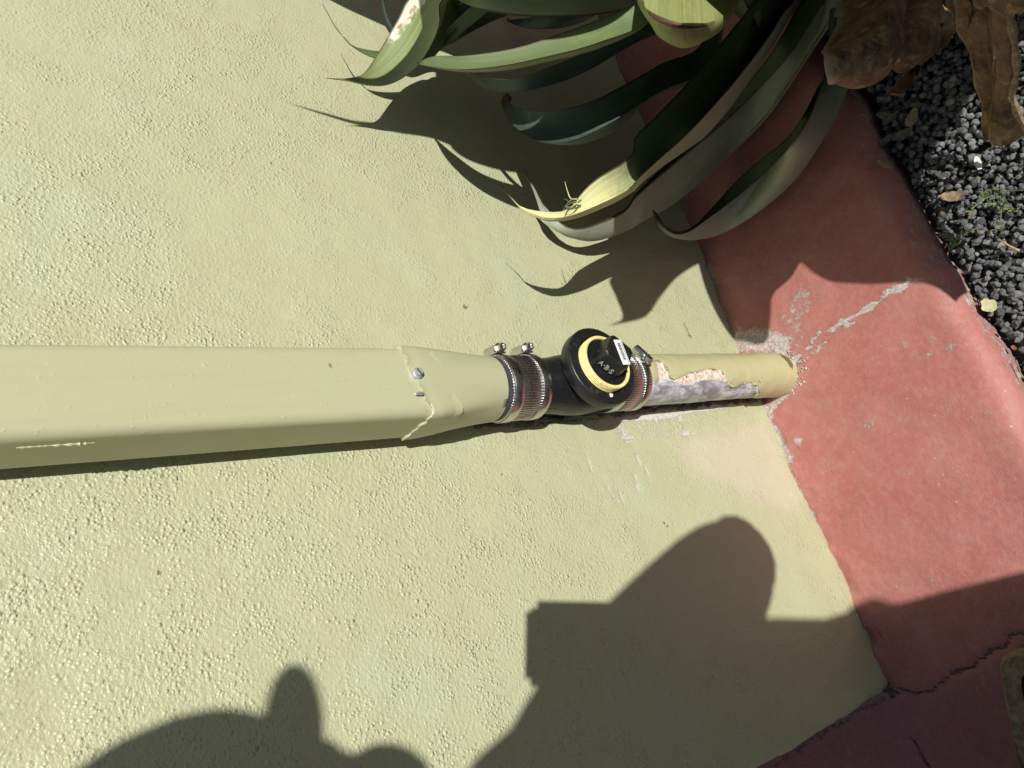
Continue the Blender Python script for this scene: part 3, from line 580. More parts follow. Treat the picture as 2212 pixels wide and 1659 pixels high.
# ------------------------------------------------------------------ shielded couplings
def build_coupling(label, z0, z1, bands, house_ang, r=.0300, sgn=1, slots=True, mark=True):
    t = empty('pipe_coupling', (axis(z0)[0], axis(z0)[1], z0), label, 'pipe coupling', 'clamped couplings on the drainpipe')
    rings('rubber_sleeve', vcyl([(z0, r - .0022), (z0 + .0004, r - .0004), (z1 - .0004, r - .0004), (z1, r - .0020)], 96), M['rubber'], t)
    n = 720; nr = 74; za, zb = z0 + .004, z1 - .004; RR = []
    for z in (za, za + .0004, (za + zb) / 2, zb - .0004, zb):
        cx, cy = axis(z); ring = []
        for i in range(n):
            a = 2 * math.pi * i / n; w = max(0.0, math.sin(a * nr)) ** .7 * .0006; rr = r + .0001 + w - (.0004 if z in (za, zb) else 0); ring.append((cx + rr * math.cos(a), cy + rr * math.sin(a), z))
        RR.append(ring)
    rings('corrugated_shield', RR, M['steel'], t, True, True, None, 60)
    for b0, b1 in bands:
        zc = (b0 + b1) / 2; cx, cy = axis(zc)
        bnd = rings('clamp_band', vcyl([(b0, r + .0002), (b0 + .0001, r + .0012), (b0 + .0006, r + .0015), (b1 - .0006, r + .0015), (b1 - .0001, r + .0012), (b1, r + .0002)], 120), M['steel'], t, False, False, None, 40)
        a = math.radians(house_ang); rad = Vector((math.cos(a), math.sin(a), 0)); tan = Vector((math.sin(a), -math.cos(a), 0)) * sgn; up = Vector((0, 0, 1))
        o = Vector((cx, cy, zc)) + rad * (r + .0015); w = (b1 - b0)
        # slots cut in the tail of the band
        bm = bmesh.new()
        for i in range(9):
            aa = a + sgn * -math.radians(17 + i * 5.2); rd = Vector((math.cos(aa), math.sin(aa), 0)); tg = Vector((-math.sin(aa), math.cos(aa), 0))
            bm_box(bm, Vector((cx, cy, zc)) + rd * (r + .00152), .00075, .0003, w * .62, Matrix((tg, rd, up)).transposed() @ Matrix.Rotation(.2, 3, 'Y'))
        bmobj('band_slot', bm, M['black'], bnd, False)
        # worm housing: saddle plus a half-round cover over the screw
        bm = bmesh.new(); F = Matrix((tan, rad, up)).transposed(); bm_box(bm, o + rad * .0006, .0200, .0012, w * 1.08, F, .0003)
        H = []
        for s_, k in ((-.0112, .82), (-.0102, 1.0), (.0040, 1.0), (.0056, .92)):
            ring = []
            for i in range(20):
                th = math.pi * i / 19; ring.append(list(o + tan * s_ + up * (math.cos(th) * w * .50 * k) + rad * (.0008 + math.sin(th) ** .8 * .0086 * k)))
            H.append(ring)
        V = np.array(H).reshape(-1, 3); Fc = gridfaces(4, 20, True).tolist() + [list(range(20))[::-1], list(range(60, 80))]
        vs = [bm.verts.new(v) for v in V]; 
        for f in Fc: bm.faces.new([vs[i] for i in f])
        bmobj('worm_housing', bm, M['steel'], bnd, True, 40)
        # hex screw: neck, washer, head with a recess
        sc0 = o + rad * .0048
        rings('screw_neck', lathe([(.004, .0034), (.0070, .0030), (.0072, .0051), (.0082, .0051), (.0084, .0036)], sc0, tan, 30), M['steel'], bnd)
        rings('hex_head', lathe([(.0082, .0042), (.0132, .0044), (.0142, .0039), (.0142, .0027), (.0128, .0023)], sc0, tan, 6, .4), M['steel'], bnd, True, True, None, 25)
    return t
build_coupling('upper shielded coupling joining the downspout adapter to the black tee', .4255, .4760, ((.4268, .4372), (.4600, .4705)), -14, .0300, 1)
build_coupling('lower shielded coupling between the black tee and the peeling pipe', .2860, .3330, ((.2875, .2975), (.3215, .3315)), -62, .0298, 1)

# ------------------------------------------------------------------ drain pipe entering the slab
TH0 = math.radians(-115)
def relang(a): return (a - TH0 + math.pi) % (2 * math.pi) - math.pi
def raycyl(p, r=.0283):
    d = ray(p); o = CAM.copy(); z = .15
    for _ in range(4):
        cx, cy = axis(z); a = d[0] ** 2 + d[1] ** 2; b = 2 * ((o[0] - cx) * d[0] + (o[1] - cy) * d[1]); c = (o[0] - cx) ** 2 + (o[1] - cy) ** 2 - r * r; q = b * b - 4 * a * c
        t = (-b - math.sqrt(max(q, 0))) / (2 * a); P = o + d * t; z = P[2]
    return (relang(math.atan2(P[1] - axis(z)[1], P[0] - axis(z)[0])) * r, z)
def build_pipe():
    t = empty('drain_pipe', (axis(0)[0], axis(0)[1], 0), 'peeling khaki and bare metal pipe entering the red slab', 'pipe')
    zs = np.linspace(-.06, .292, 150); n = 150; P = np.array(vcyl([(z, .0283) for z in zs], n)); Q = P.reshape(-1, 3); Q0 = Q.copy()
    th = np.array([[relang(2 * math.pi * i / n) for i in range(n)] for z in zs]).ravel(); A2 = np.stack([th * .0283, Q0[:, 2]], 1)
    top = [(700, 300), (765, 335), (830, 360), (860, 405), (890, 470), (960, 472), (1050, 432), (1200, 405), (1290, 415), (1330, 500), (1400, 562), (1450, 515), (1540, 522), (1585, 520), (1595, 490), (1575, 570), (1560, 640)]
    low = [(1500, 700), (1300, 720), (1000, 740), (650, 760)]
    bare = [raycyl(c4(*p)) for p in top]; bot = [(-2.9 * .0283, raycyl(c4(1560, 640))[1]), (-2.9 * .0283, .30)]
    mid = [(690, 500), (770, 498), (850, 488), (930, 512), (1000, 540), (1080, 520), (1150, 500), (1250, 492), (1310, 500), (1340, 520), (1400, 565), (1450, 520), (1585, 525), (1560, 640)]
    pb = inpoly(A2, bare + bot).astype(float); mb = inpoly(A2, [raycyl(c4(*p)) for p in mid] + bot).astype(float)
    def blur(a):
        a = a.reshape(len(zs), n)
        for _ in range(2): a = (np.roll(a, 1, 0) + a + np.roll(a, -1, 0)) / 3; a = (np.roll(a, 1, 1) + a + np.roll(a, -1, 1)) / 3
        return a.ravel()
    primer, barem = blur(pb), blur(mb); rust = np.zeros(len(Q))
    c = np.array(raycyl(c3b(660, 610))); d = np.linalg.norm((A2 - c) / [.016, .007], axis=1); rust = .8 * smooth(-d, -1.6, -.4)
    ctr = np.array([axis(z) for z in Q0[:, 2]]); dd = Q0[:, :2] - ctr; dd /= np.linalg.norm(dd, axis=1)[:, None]
    Q[:, :2] += dd * (((fbm(Q0, 60, 7, 3) - .5) * .0016) - .0017 * primer + .0008)[:, None]
    rings('pipe', Q.reshape(P.shape), M['pipe'], t, True, True, dict(primer=primer, bare=barem, rust=rust), 60)
    # ragged curls of paint along the torn edge
    bm = bmesh.new(); e = top[1:13] + top[13:]
    for (a, b) in zip(top[1:-1], top[2:]):
        for f in np.linspace(0, 1, 5)[:-1]:
            if random.random() < .35: continue
            x = a[0] + (b[0] - a[0]) * f + random.uniform(-6, 6); y = a[1] + (b[1] - a[1]) * f + random.uniform(-4, 6); s_, z = raycyl(c4(x, y)); an = s_ / .0283 + TH0; rd = Vector((math.cos(an), math.sin(an), 0)); tg = Vector((-math.sin(an), math.cos(an), 0))
            o = Vector((*axis(z), z)) + rd * .0286; w = random.uniform(.0012, .0042); h = random.uniform(.0006, .0030); li = random.uniform(.0005, .0026)
            v = [bm.verts.new(o + Vector((0, 0, -w)) + tg * .0012), bm.verts.new(o + Vector((0, 0, w)) + tg * .0012), bm.verts.new(o + Vector((0, 0, w * .7)) - tg * h + rd * li), bm.verts.new(o + Vector((0, 0, -w * .6)) - tg * h * .7 + rd * li * .7)]
            w2 = [bm.verts.new(q.co - rd * .0005) for q in v]
            bm.faces.new(v); bm.faces.new(w2[::-1])
            for i in range(4): bm.faces.new([v[i], v[(i + 1) % 4], w2[(i + 1) % 4], w2[i]])
    o = bmobj('paint_flake', bm, M['pipe'], t, False); o['kind'] = 'stuff'
    # crust of old caulk between pipe and wall
    pts = [(axis(z)[0] - .0205 + random.uniform(-.003, .002), -.0015, z) for z in np.linspace(.02, .48, 70)]
    rings('caulk_bead', tube(pts, .0036, 8, [.35 + 1.1 * random.random() ** 2 for _ in pts]), M['caulk'], t, True, True, None, 60)
    # collar of mortar round the foot
    bm = bmesh.new()
    for i in range(90):
        a = random.uniform(-2.9, .4); rr = .0290 + abs(random.gauss(0, .006)); bmesh.ops.create_icosphere(bm, subdivisions=1, radius=random.uniform(.0007, .0021), matrix=Matrix.Translation((axis(0)[0] + rr * math.cos(a), axis(0)[1] + rr * math.sin(a), base_z(0) * .5 + random.uniform(-.001, .002))) @ Matrix.Rotation(random.random() * 3, 4, 'X') @ Matrix.Diagonal((1, .8, .6, 1)))
    o = bmobj('mortar_crumb', bm, mat_plain('mortar', (.50, .46, .41), .9, 0, .2, .25, 300), t, False); o['kind'] = 'stuff'
build_pipe()

# ------------------------------------------------------------------ agave
RC = np.array([.46, -.36, .10])
plant = empty('agave', (.46, -.36, GZ), 'big agave with arching spined green leaves and dried brown lower leaves', 'agave')
def leaf(Lp, Rp, mat, chan=.22, thick=.004, N=70, Mx=11, flip=1, name='leaf', wav=0.0, label=None, seed=0, fold=0.0, spine=True):
    """loft between two edge polylines given base -> tip; chan: how deep the gutter is, as a share of the width"""
    Lc = catmull(Lp, N); Rc = catmull(Rp, N); r = np.random.default_rng(seed + 5)
    C = (Lc + Rc) / 2; T = np.gradient(C, axis=0); T /= np.linalg.norm(T, axis=1)[:, None] + 1e-12
    Wv = Rc - Lc; wd = np.linalg.norm(Wv, axis=1); Nn = np.cross(T, Wv / (wd[:, None] + 1e-12)); 
    for i in range(1, N):
        if np.linalg.norm(Nn[i]) < .2 or wd[i] < 1e-4: Nn[i] = Nn[i - 1]
    Nn /= np.linalg.norm(Nn, axis=1)[:, None] + 1e-12
    view = CAM - C; s = np.sign((Nn * view).sum(1)); s0 = np.sign(s[:int(N * .9)].sum()) or 1; Nn = Nn * s0 * flip
    vs = np.linspace(-1, 1, Mx); top = []; bot = []; uvT = []; uvB = []
    for i in range(N):
        u = i / (N - 1); wv = wav * wd[i] * np.array([math.sin(u * 23 + 2.1 * seed), math.sin(u * 19 + 1.3 * seed + 2)])
        for v in vs:
            p = C[i] + Wv[i] * v / 2 - Nn[i] * wd[i] * chan * (1 - v * v) + Nn[i] * (wv[0] * max(v, 0) ** 2 + wv[1] * max(-v, 0) ** 2)
            th = thick * (1 - abs(v) ** 2.5) * min(1.0, wd[i] / .02) * (1 - .5 * u) + .0005
            if fold: p = p + Nn[i] * wd[i] * fold * (math.sin(v * 5.2 + u * 4 + seed) + .6 * math.sin(v * 9 - u * 9 + 2 * seed)) * min(1, 2.2 * (1 - u) + .25)
            top.append(p); bot.append(p - Nn[i] * th); uvT.append((u, v, 0)); uvB.append((u, v, 1))
    V = np.array(top + bot); n0 = N * Mx; g = gridfaces(N, Mx); F = np.vstack([g, g[:, ::-1] + n0]).tolist()
    for i in range(N - 1):
        F.append([i * Mx, (i + 1) * Mx, (i + 1) * Mx + n0, i * Mx + n0]); F.append([i * Mx + Mx - 1, i * Mx + Mx - 1 + n0, (i + 1) * Mx + Mx - 1 + n0, (i + 1) * Mx + Mx - 1])
    F.append([j for j in range(Mx)] + [j + n0 for j in range(Mx)][::-1]); k = (N - 1) * Mx; F.append(([k + j for j in range(Mx)] + [k + j + n0 for j in range(Mx)][::-1])[::-1])
    if name == 'dead_leaf': V = V + (np.stack([fbm(V, 55, q, 3) for q in (1, 2, 3)], 1) - .5) * .0042
    bm = bmesh.new(); me = bpy.data.meshes.new(name); me.from_pydata(V.tolist(), [], F); bm.from_mesh(me); bmesh.ops.recalc_face_normals(bm, faces=bm.faces); bm.to_mesh(me); bm.free()
    t = me.attributes.new('leaf_uv', 'FLOAT_VECTOR', 'POINT'); t.data.foreach_set('vector', np.array(uvT + uvB, np.float32).ravel())
    o = link(name, me, mat, plant); me.set_sharp_from_angle(angle=math.radians(60))
    if label: o['label'] = label
    return o
def leaf3(Fp, Kp, Np, mat, thick=.004, N=70, seed=0, name='leaf', swap=False):
    """folded leaf: far edge, keel and near edge polylines, base -> tip; its gutter opens between the two edges"""
    A, K, B = catmull(Fp, N), catmull(Kp, N), catmull(Np, N); S = np.linspace(0, 1, 13); g = []
    for s_ in S:
        if s_ < .5: p = A + (K - A) * (s_ * 2); q = 1 - abs(s_ * 2 - .5) * 2
        else: p = K + (B - K) * (s_ * 2 - 1); q = 1 - abs(s_ * 2 - 1.5) * 2
        g.append(p + (K - (A + B) / 2) * .10 * max(q, 0))
    P = np.stack(g, 1); Mx = len(S); du = np.gradient(P, axis=0); dv = np.gradient(P, axis=1); n = np.cross(du, dv); n /= np.linalg.norm(n, axis=2)[:, :, None] + 1e-12
    inn = ((A + B) / 2 - K)[:, None, :]; sg = np.sign((n * inn).sum()) or 1; n = n * sg; w = np.linalg.norm(A - K, axis=1) + np.linalg.norm(B - K, axis=1)
    th = thick * (1 - np.abs(S * 2 - 1) ** 2.5)[None, :] * np.minimum(1, w / .02)[:, None] * (1 - .5 * np.linspace(0, 1, N))[:, None] + .0005
    Bt = P - n * th[:, :, None]; V = np.vstack([P.reshape(-1, 3), Bt.reshape(-1, 3)]); n0 = N * Mx; gg = gridfaces(N, Mx); F = np.vstack([gg, gg[:, ::-1] + n0]).tolist()
    for i in range(N - 1):
        F.append([i * Mx, (i + 1) * Mx, (i + 1) * Mx + n0, i * Mx + n0]); F.append([i * Mx + Mx - 1, i * Mx + Mx - 1 + n0, (i + 1) * Mx + Mx - 1 + n0, (i + 1) * Mx + Mx - 1])
    F.append([j for j in range(Mx)] + [j + n0 for j in range(Mx)][::-1]); k = (N - 1) * Mx; F.append(([k + j for j in range(Mx)] + [k + j + n0 for j in range(Mx)][::-1])[::-1])
    uv = np.array([[(v * .94, i / (N - 1) * 2 - 1, q) if swap else (i / (N - 1), v * 2 - 1, q) for i in range(N) for v in S] for q in (0, 1)], np.float32)
    bm = bmesh.new(); me = bpy.data.meshes.new(name); me.from_pydata(V.tolist(), [], F); bm.from_mesh(me); bmesh.ops.recalc_face_normals(bm, faces=bm.faces); bm.to_mesh(me); bm.free()
    t = me.attributes.new('leaf_uv', 'FLOAT_VECTOR', 'POINT'); t.data.foreach_set('vector', uv.ravel()); o = link(name, me, mat, plant); me.set_sharp_from_angle(angle=math.radians(60)); return o
def E(pts, k0, k1, base=None, conv=c1, pw=1.0):
    """edge from photo points listed tip -> base; k runs k1 (tip) .. k0 (base)"""
    n = len(pts); out = [W(conv(*p), k1 + (k0 - k1) * (i / max(n - 1, 1)) ** pw) for i, p in enumerate(pts)]
    if base is not None: out.append(np.array(base, float))
    return out[::-1]
ident = lambda x, y: (x, y)
def rb(dx, dy, dz): return RC + np.array([dx, dy, dz])
LEAVES = True
def build_agave():
    # trunk
    RR = []
    for z, r in ((-.05, .075), (0, .07), (.05, .075), (.12, .085), (.2, .08), (.34, .075), (.46, .03)):
        RR.append([(RC[0] + (r + .006 * math.sin(5 * a + z * 60)) * math.cos(a), RC[1] + (r + .006 * math.cos(7 * a + z * 40)) * math.sin(a), z) for a in np.linspace(0, 2 * math.pi, 36, endpoint=False)])
    rings('trunk', RR, M['stem'], plant)
    # --- leaves seen in the photograph, tip first
    leaf([rb(0, .02, .22)] + [W(c1(*p), k) for p, k in (((130, 485), .054), ((280, 505), .054), ((400, 530), .054), ((500, 530), .056), ((600, 490), .067), ((700, 410), .085), ((775, 300), .104), ((835, 150), .130), ((850, 0), .15))][::-1],
         [rb(.05, -.05, .25)] + [W(c1(*p), k) for p, k in (((130, 485), .054), ((250, 488), .054), ((350, 468), .053), ((390, 430), .053), ((430, 370), .054), ((480, 290), .057), ((530, 205), .063), ((585, 110), .074), ((640, 0), .09))][::-1], M['leafB'], .12, .005, seed=1)
    leaf(E([(740, 405), (790, 370), (840, 310), (900, 200), (950, 100), (985, 0)], .075, .04, rb(0, .05, .2)), E([(740, 405), (760, 320), (790, 260), (815, 190), (835, 120), (845, 0)], .075, .04, rb(.04, 0, .2)), M['leafA'], .1, .004, seed=2)
    leaf(E([(110, 25), (180, 150), (250, 240), (330, 310), (440, 362), (600, 385), (800, 340)], .045, .054, rb(0, .06, .2)), E([(110, 25), (200, 190), (250, 235), (300, 285), (460, 318), (620, 310), (800, 250)], .045, .054, rb(.03, .02, .2)), M['leafA'], .12, .003, seed=3)
    leaf(E([(470, -90), (482, 60), (500, 150), (530, 205), (600, 260), (800, 250)], .04, .05, rb(0, .06, .2)), E([(475, -90), (500, 60), (525, 130), (550, 172), (620, 200), (800, 170)], .04, .05, rb(.03, .02, .2)), M['leafC'], .12, .003, seed=4)
    leaf(E([(690, 395), (770, 412), (950, 432), (1200, 412), (1500, 352), (1800, 272), (2150, 120)], .26, .088, rb(-.02, .04, .10)), E([(690, 395), (800, 350), (1000, 345), (1300, 300), (1600, 205), (1900, 92), (2120, -20)], .26, .088, rb(0, -.02, .12)), M['leafA'], .16, .004, seed=5)
    leaf(E([(955, 432), (1000, 490), (1080, 535), (1200, 570), (1400, 562), (1700, 470), (2000, 300), (2230, 160)], .24, .02, rb(-.02, .06, .06)), E([(955, 432), (1010, 435), (1060, 450), (1130, 480), (1300, 492), (1600, 385), (1900, 250), (2230, 50)], .24, .02, rb(.01, .02, .08)), M['leafC'], .2, .004, seed=6)
    leaf(E([(1248, 575), (1222, 640), (1262, 735), (1330, 810), (1420, 868), (1550, 892), (1700, 862), (1900, 765), (2212, 570), (2480, 420)], .22, .012, rb(-.02, .08, .02)), E([(1248, 575), (1262, 620), (1300, 660), (1380, 685), (1500, 690), (1640, 672), (1800, 622), (2000, 520), (2212, 400), (2480, 250)], .22, .03, rb(.02, .05, .05)), M['leafC'], .22, .004, seed=7)
    leaf(E([(835, 305), (930, 262), (1000, 220), (1150, 140), (1260, 95), (1420, 20)], .10, .05, rb(0, .06, .15)), E([(835, 300), (880, 240), (930, 185), (1080, 92), (1200, 58), (1330, -20)], .10, .05, rb(.03, .02, .15)), M['leafA'], .12, .003, seed=8)
    leaf(E([(1255, 130), (1330, 165), (1420, 180), (1520, 170), (1650, 130), (1800, 60)], .18, .02, rb(0, .06, .12)), E([(1255, 128), (1330, 118), (1450, 100), (1600, 70), (1800, -10), (1900, -80)], .18, .03, rb(.03, .02, .12)), M['leafC'], .12, .003, seed=9)
    # broad leaf across the top edge of the picture, green underside towards us
    leaf(E([(880, -60), (1000, 25), (1100, 62), (1300, 97), (1600, 108), (1900, 82), (2100, 35), (2260, -30)], .25, .14, rb(0, -.02, .22)), E([(880, -60), (960, -110), (1100, -160), (1300, -190), (1600, -190), (1900, -180), (2100, -170), (2260, -170)], .26, .16, rb(.03, -.06, .25)), M['leafA'], .12, .005, seed=10, flip=-1)
    # pale leaf with a turned-down tip
    tipc = c2
    rim = [(28, -40), (62, 30), (110, 100), (200, 140), (320, 156), (440, 130), (520, 68), (575, -20)]
    rimP = [W(c2(*p), k) for p, k in zip(rim, (.282, .290, .298, .304, .306, .304, .298, .288))]
    lf = leaf3([W(c2(x * .92 + 25, y - 420), .245 + .02 * q) for (x, y), q in zip(rim, (0, .4, .8, 1, 1, .9, .6, .2))], rimP,
               [W(c2(*p), k) for p, k in (((30, -20), .276), ((88, 80), .276), ((155, 165), .278), ((205, 245), .278), ((270, 271), .278), ((360, 248), .278), ((500, 140), .276), ((580, -10), .276))], M['leafD'], .003, seed=11, swap=True)
    P = catmull(rimP, 40); P = P + (CAM - P) / np.linalg.norm(CAM - P, axis=1)[:, None] * .0022; rings('leaf_margin', tube(P, .0013, 6), mat_plain('dark_margin', (.085, .025, .025), .5), lf)
    # long leaf with the torn sunlit tip: upper face in the gutter, pale underside along the lower edge
    def P2(lst): return [W(c2(*p), max(k, .012 - G(c2(*p))[1])) for p, k in lst]
    def P1(lst): return [W(c1(*p), k) for p, k in lst]
    leaf3([rb(.02, -.02, .06)] + P2((((760, -60), .285), ((690, 0), .28), ((600, 110), .265), ((300, 470), .215), ((100, 680), .18), ((0, 780), .165))) + P1((((2040, 960), .155), ((1820, 1110), .142), ((1755, 1165), .136), ((1712, 1215), .132), ((1640, 1295), .129), ((1560, 1318), .127), ((1352, 1290), .1205), ((1280, 1222), .119), ((1195, 1149), .118))),
          [rb(-.03, .02, .02)] + P2((((960, -60), .262), ((880, 60), .252), ((800, 200), .24), ((620, 480), .212), ((420, 740), .182), ((300, 830), .168), ((150, 935), .152), ((0, 1052), .140))) + P1((((2030, 1187), .134), ((1800, 1300), .129), ((1640, 1354), .126), ((1530, 1366), .124), ((1450, 1348), .122), ((1352, 1301), .120), ((1280, 1226), .119), ((1195, 1150), .118))),
          [rb(0, -.05, .04)] + P2((((930, -60), .292), ((850, 60), .285), ((770, 190), .275), ((590, 430), .25), ((400, 650), .222), ((280, 775), .20), ((145, 895), .178), ((0, 1030), .158))) + P1((((2020, 1175), .148), ((1800, 1285), .140), ((1640, 1345), .133), ((1530, 1358), .128), ((1450, 1344), .124), ((1352, 1297), .1205), ((1280, 1225), .119), ((1195, 1150), .118))), M['leafT'], .004, seed=12)
    # the next one turns its pale underside to us
    leaf3([rb(.0, .02, .02)] + P2((((1000, -40), .27), ((950, 0), .26), ((850, 175), .222), ((740, 345), .188), ((600, 515), .150), ((420, 710), .112), ((180, 930), .074), ((0, 1106), .058))) + P1((((2000, 1296), .048), ((1800, 1394), .040), ((1690, 1421), .035), ((1600, 1392), .031), ((1510, 1300), .029), ((1480, 1270), .031), ((1440, 1190), .041), ((1357, 1037), .055))),
          [rb(-.02, .03, -.02)] + P2((((1180, -40), .27), ((1140, 60), .255), ((1000, 280), .215), ((750, 650), .135), ((500, 900), .09), ((250, 1120), .058), ((0, 1270), .044))) + P1((((2050, 1400), .039), ((1900, 1462), .033), ((1760, 1487), .029), ((1600, 1442), .026), ((1510, 1382), .025), ((1470, 1300), .029), ((1430, 1195), .04), ((1355, 1038), .055))),
          [rb(.02, -.02, .0)] + P2((((1110, -40), .30), ((1070, 10), .29), ((900, 280), .25), ((700, 500), .195), ((500, 690), .15), ((180, 960), .098), ((0, 1120), .076))) + P1((((2000, 1306), .062), ((1800, 1401), .050), ((1690, 1426), .041), ((1600, 1396), .034), ((1510, 1301), .030), ((1480, 1271), .0315), ((1440, 1191), .0412), ((1357, 1038), .055))), M['leafE'], .004, seed=13)
    # lowest leaf, curving down to the slab: dark gutter, broad pale underside
    leaf3([rb(.0, -.02, -.02)] + P2((((1080, 420), .262), ((1040, 490), .256), ((965, 640), .248), ((840, 805), .156), ((690, 925), .114), ((555, 1050), .088), ((430, 1190), .071), ((330, 1285), .062), ((240, 1315), .062), ((165, 1273), .066), ((122, 1204), .069), ((101, 1191), .070))),
          [rb(-.02, .0, -.06)] + P2((((1200, 440), .250), ((1150, 600), .242), ((1050, 790), .232), ((900, 1010), .128), ((700, 1190), .084), ((500, 1312), .062), ((330, 1354), .058), ((230, 1342), .060), ((150, 1291), .064), ((110, 1216), .068), ((100, 1192), .070))),
          [rb(.0, -.04, -.04)] + P2((((1085, 430), .275), ((1050, 505), .270), ((985, 665), .264), ((900, 800), .256), ((800, 920), .166), ((690, 1025), .127), ((560, 1130), .100), ((420, 1235), .080), ((300, 1318), .068), ((225, 1328), .065), ((158, 1283), .067), ((118, 1210), .069), ((101, 1192), .070))), M['leafE'], .004, seed=14)
    # --- leaves whose shadows fall into the picture, growing outside its upper and right edges
    def shadow_leaf(Ls, Rs, ks, base, mat='leafA', chan=.15, sd=0, pre=()):
        ks = list(ks); k = lambda i, n: np.interp(i / (n - 1), np.linspace(0, 1, len(ks)), ks)
        leaf([np.array(base) + [0, .02, 0]] + [SH(p, k(i, len(Ls))) for i, p in enumerate(Ls)][::-1], [np.array(base) + [.04, -.03, .02]] + [SH(p, k(i, len(Rs))) for i, p in enumerate(Rs)][::-1], M[mat], chan, .005, seed=sd)
    shadow_leaf([(633, 226), (700, 248), (765, 268), (860, 286), (930, 297), (1050, 335)], [(633, 225), (700, 243), (765, 260), (830, 262), (900, 245), (1050, 200)], (.27, .30, .30), RC + [0, 0, .25], sd=21)
    shadow_leaf([(690, -12), (760, 24), (833, 57), (900, 90), (1000, 130)], [(690, -16), (780, -10), (850, -20), (930, -20), (1020, -10)], (.20, .25, .28), RC + [0, .02, .3], sd=22)
    shadow_leaf([(940, 150), (955, 260), (985, 328), (1095, 370), (1250, 372), (1400, 320)], [(940, 148), (1040, 100), (1130, 120), (1230, 140), (1320, 120), (1420, 90)], (.34, .36, .34), RC + [0, -.02, .25], sd=23)
    shadow_leaf([(1090, 330), (1130, 385), (1200, 420), (1290, 430), (1420, 415), (1560, 350)], [(1090, 328), (1150, 310), (1260, 300), (1380, 260), (1480, 220), (1560, 180)], (.38, .40, .38), RC + [0, -.04, .2], sd=24)
    shadow_leaf([(1318, 703), (1352, 697), (1395, 684), (1424, 645), (1462, 600), (1512, 568), (1600, 470)], [(1318, 702), (1345, 686), (1330, 640), (1316, 606), (1350, 576), (1400, 552), (1450, 520), (1540, 380)], (.46, .46, .42), RC + [0, -.06, .15], chan=.02, sd=25)
    shadow_leaf([(1060, 300), (1120, 345), (1250, 350), (1400, 300)], [(1060, 298), (1130, 255), (1250, 240), (1400, 230)], (.31, .33, .33), RC + [0, -.02, .2], sd=71)  # unseen filler leaf, added to shade a leaf close to the wall
    shadow_leaf([(1375, 440), (1425, 520), (1500, 552), (1640, 500)], [(1375, 438), (1430, 380), (1520, 330), (1640, 330)], (.41, .42, .40), RC + [0, -.05, .15], sd=72)  # unseen filler leaf, added to keep sun off the long folded leaf
    # rounded tip falling across the foot of the wall
    shadow_leaf([(1625, 752), (1575, 720), (1535, 650), (1510, 575), (1500, 480), (1520, 380)], [(1625, 752), (1652, 742), (1662, 690), (1668, 640), (1715, 590), (1750, 480)], (.51, .50, .45), RC + [-.02, -.08, .16], 'leafA', .1, 26)
    for i, (x, y, k, w, h_) in enumerate(((1120, 180, .30, 60, 120), (1240, 250, .33, 70, 130), (1350, 300, .28, 60, 120), (1430, 330, .28, 70, 110), (1530, 450, .47, 60, 90), (1200, 130, .46, 90, 140), (1400, 200, .28, 80, 120), (1530, 300, .46, 80, 140))):  # more unseen leaves, added as occluders to deepen shade in the clump
        shadow_leaf([(x - w, y + h_ * .55), (x - w * .4, y + h_ * .6), (x + w * .6, y + h_ * .35), (x + w * 1.6, y)], [(x - w, y + h_ * .54), (x - w * .8, y), (x, y - h_ * .4), (x + w, y - h_ * .8)], (k, k + .01, k - .02), RC + [0, -.02, .2 + .02 * i], sd=60 + i)
    # broad leaf shading the slab and the gravel at the top right
    h = (.30, .33, .36, .38, .38)
    leaf([RC + [-.02, -.05, .22]] + [SG(p, k) for p, k in zip([(2082, 640), (1995, 613), (1880, 615), (1770, 600), (1690, 520), (1640, 420)], (.26, .28, .30, .31, .32, .32))][::-1],
         [RC + [.02, -.08, .2]] + [SG(p, k, -.034) for p, k in zip([(2086, 636), (2066, 540), (2036, 478), (2010, 420), (1990, 370), (1960, 280)], (.26, .28, .30, .31, .32, .32))][::-1], M['leafA'], .1, .005, seed=27)
    leaf([RC + [-.02, -.05, .18]] + [SG(p, k, -.034) for p, k in zip([(1985, 375), (1930, 320), (1880, 240), (1860, 150), (1860, 60)], (.24, .25, .26, .27, .27))][::-1],
         [RC + [.02, -.08, .18]] + [SG(p, k, -.034) for p, k in zip([(1987, 373), (2025, 307), (2065, 262), (2098, 190), (2120, 80)], (.24, .25, .26, .27, .27))][::-1], M['leafA'], .02, .005, seed=28)
    # extra unseen leaves added to darken the clump: grown at random, kept where their shade falls on ground already shaded in the photograph
    dark = [(830, -3000), (850, 40), (880, 90), (880, 230), (930, 290), (985, 325), (1100, 365), (1080, 400), (1230, 432), (1330, 440), (1345, 480), (1440, 560), (1510, 560), (1570, 660), (1610, 730), (1650, 735), (1665, 640), (1720, 590), (1990, 600), (2060, 620), (1980, 370), (2045, 280), (2080, 215), (2150, 100), (2230, -3000)]
    r = np.random.default_rng(11); kept = 0
    for trial in range(2500):
        if kept >= 70: break
        a = math.radians(r.uniform(-125, 150)); e = math.radians(r.uniform(2, 78)); ln = r.uniform(.34, 1.0); dr = r.uniform(.08, .30); wmax = r.uniform(.04, .075)
        d = np.array([math.cos(a) * math.cos(e), math.sin(a) * math.cos(e), math.sin(e)]); sd = np.array([-math.sin(a), math.cos(a), 0]); b = RC + np.array([0, 0, r.uniform(.0, .34)]); L = []; Rr = []
        for t in np.linspace(0, 1, 7):
            w = wmax * math.sin(min(1, .25 + t * .8) * math.pi) ** .7 * (1 - t ** 4); c = b + d * ln * t - np.array([0, 0, 1]) * dr * t ** 2.2; c[1] = min(c[1], -.03); c[2] = max(c[2], .0); L.append(c + sd * w); Rr.append(c - sd * w)
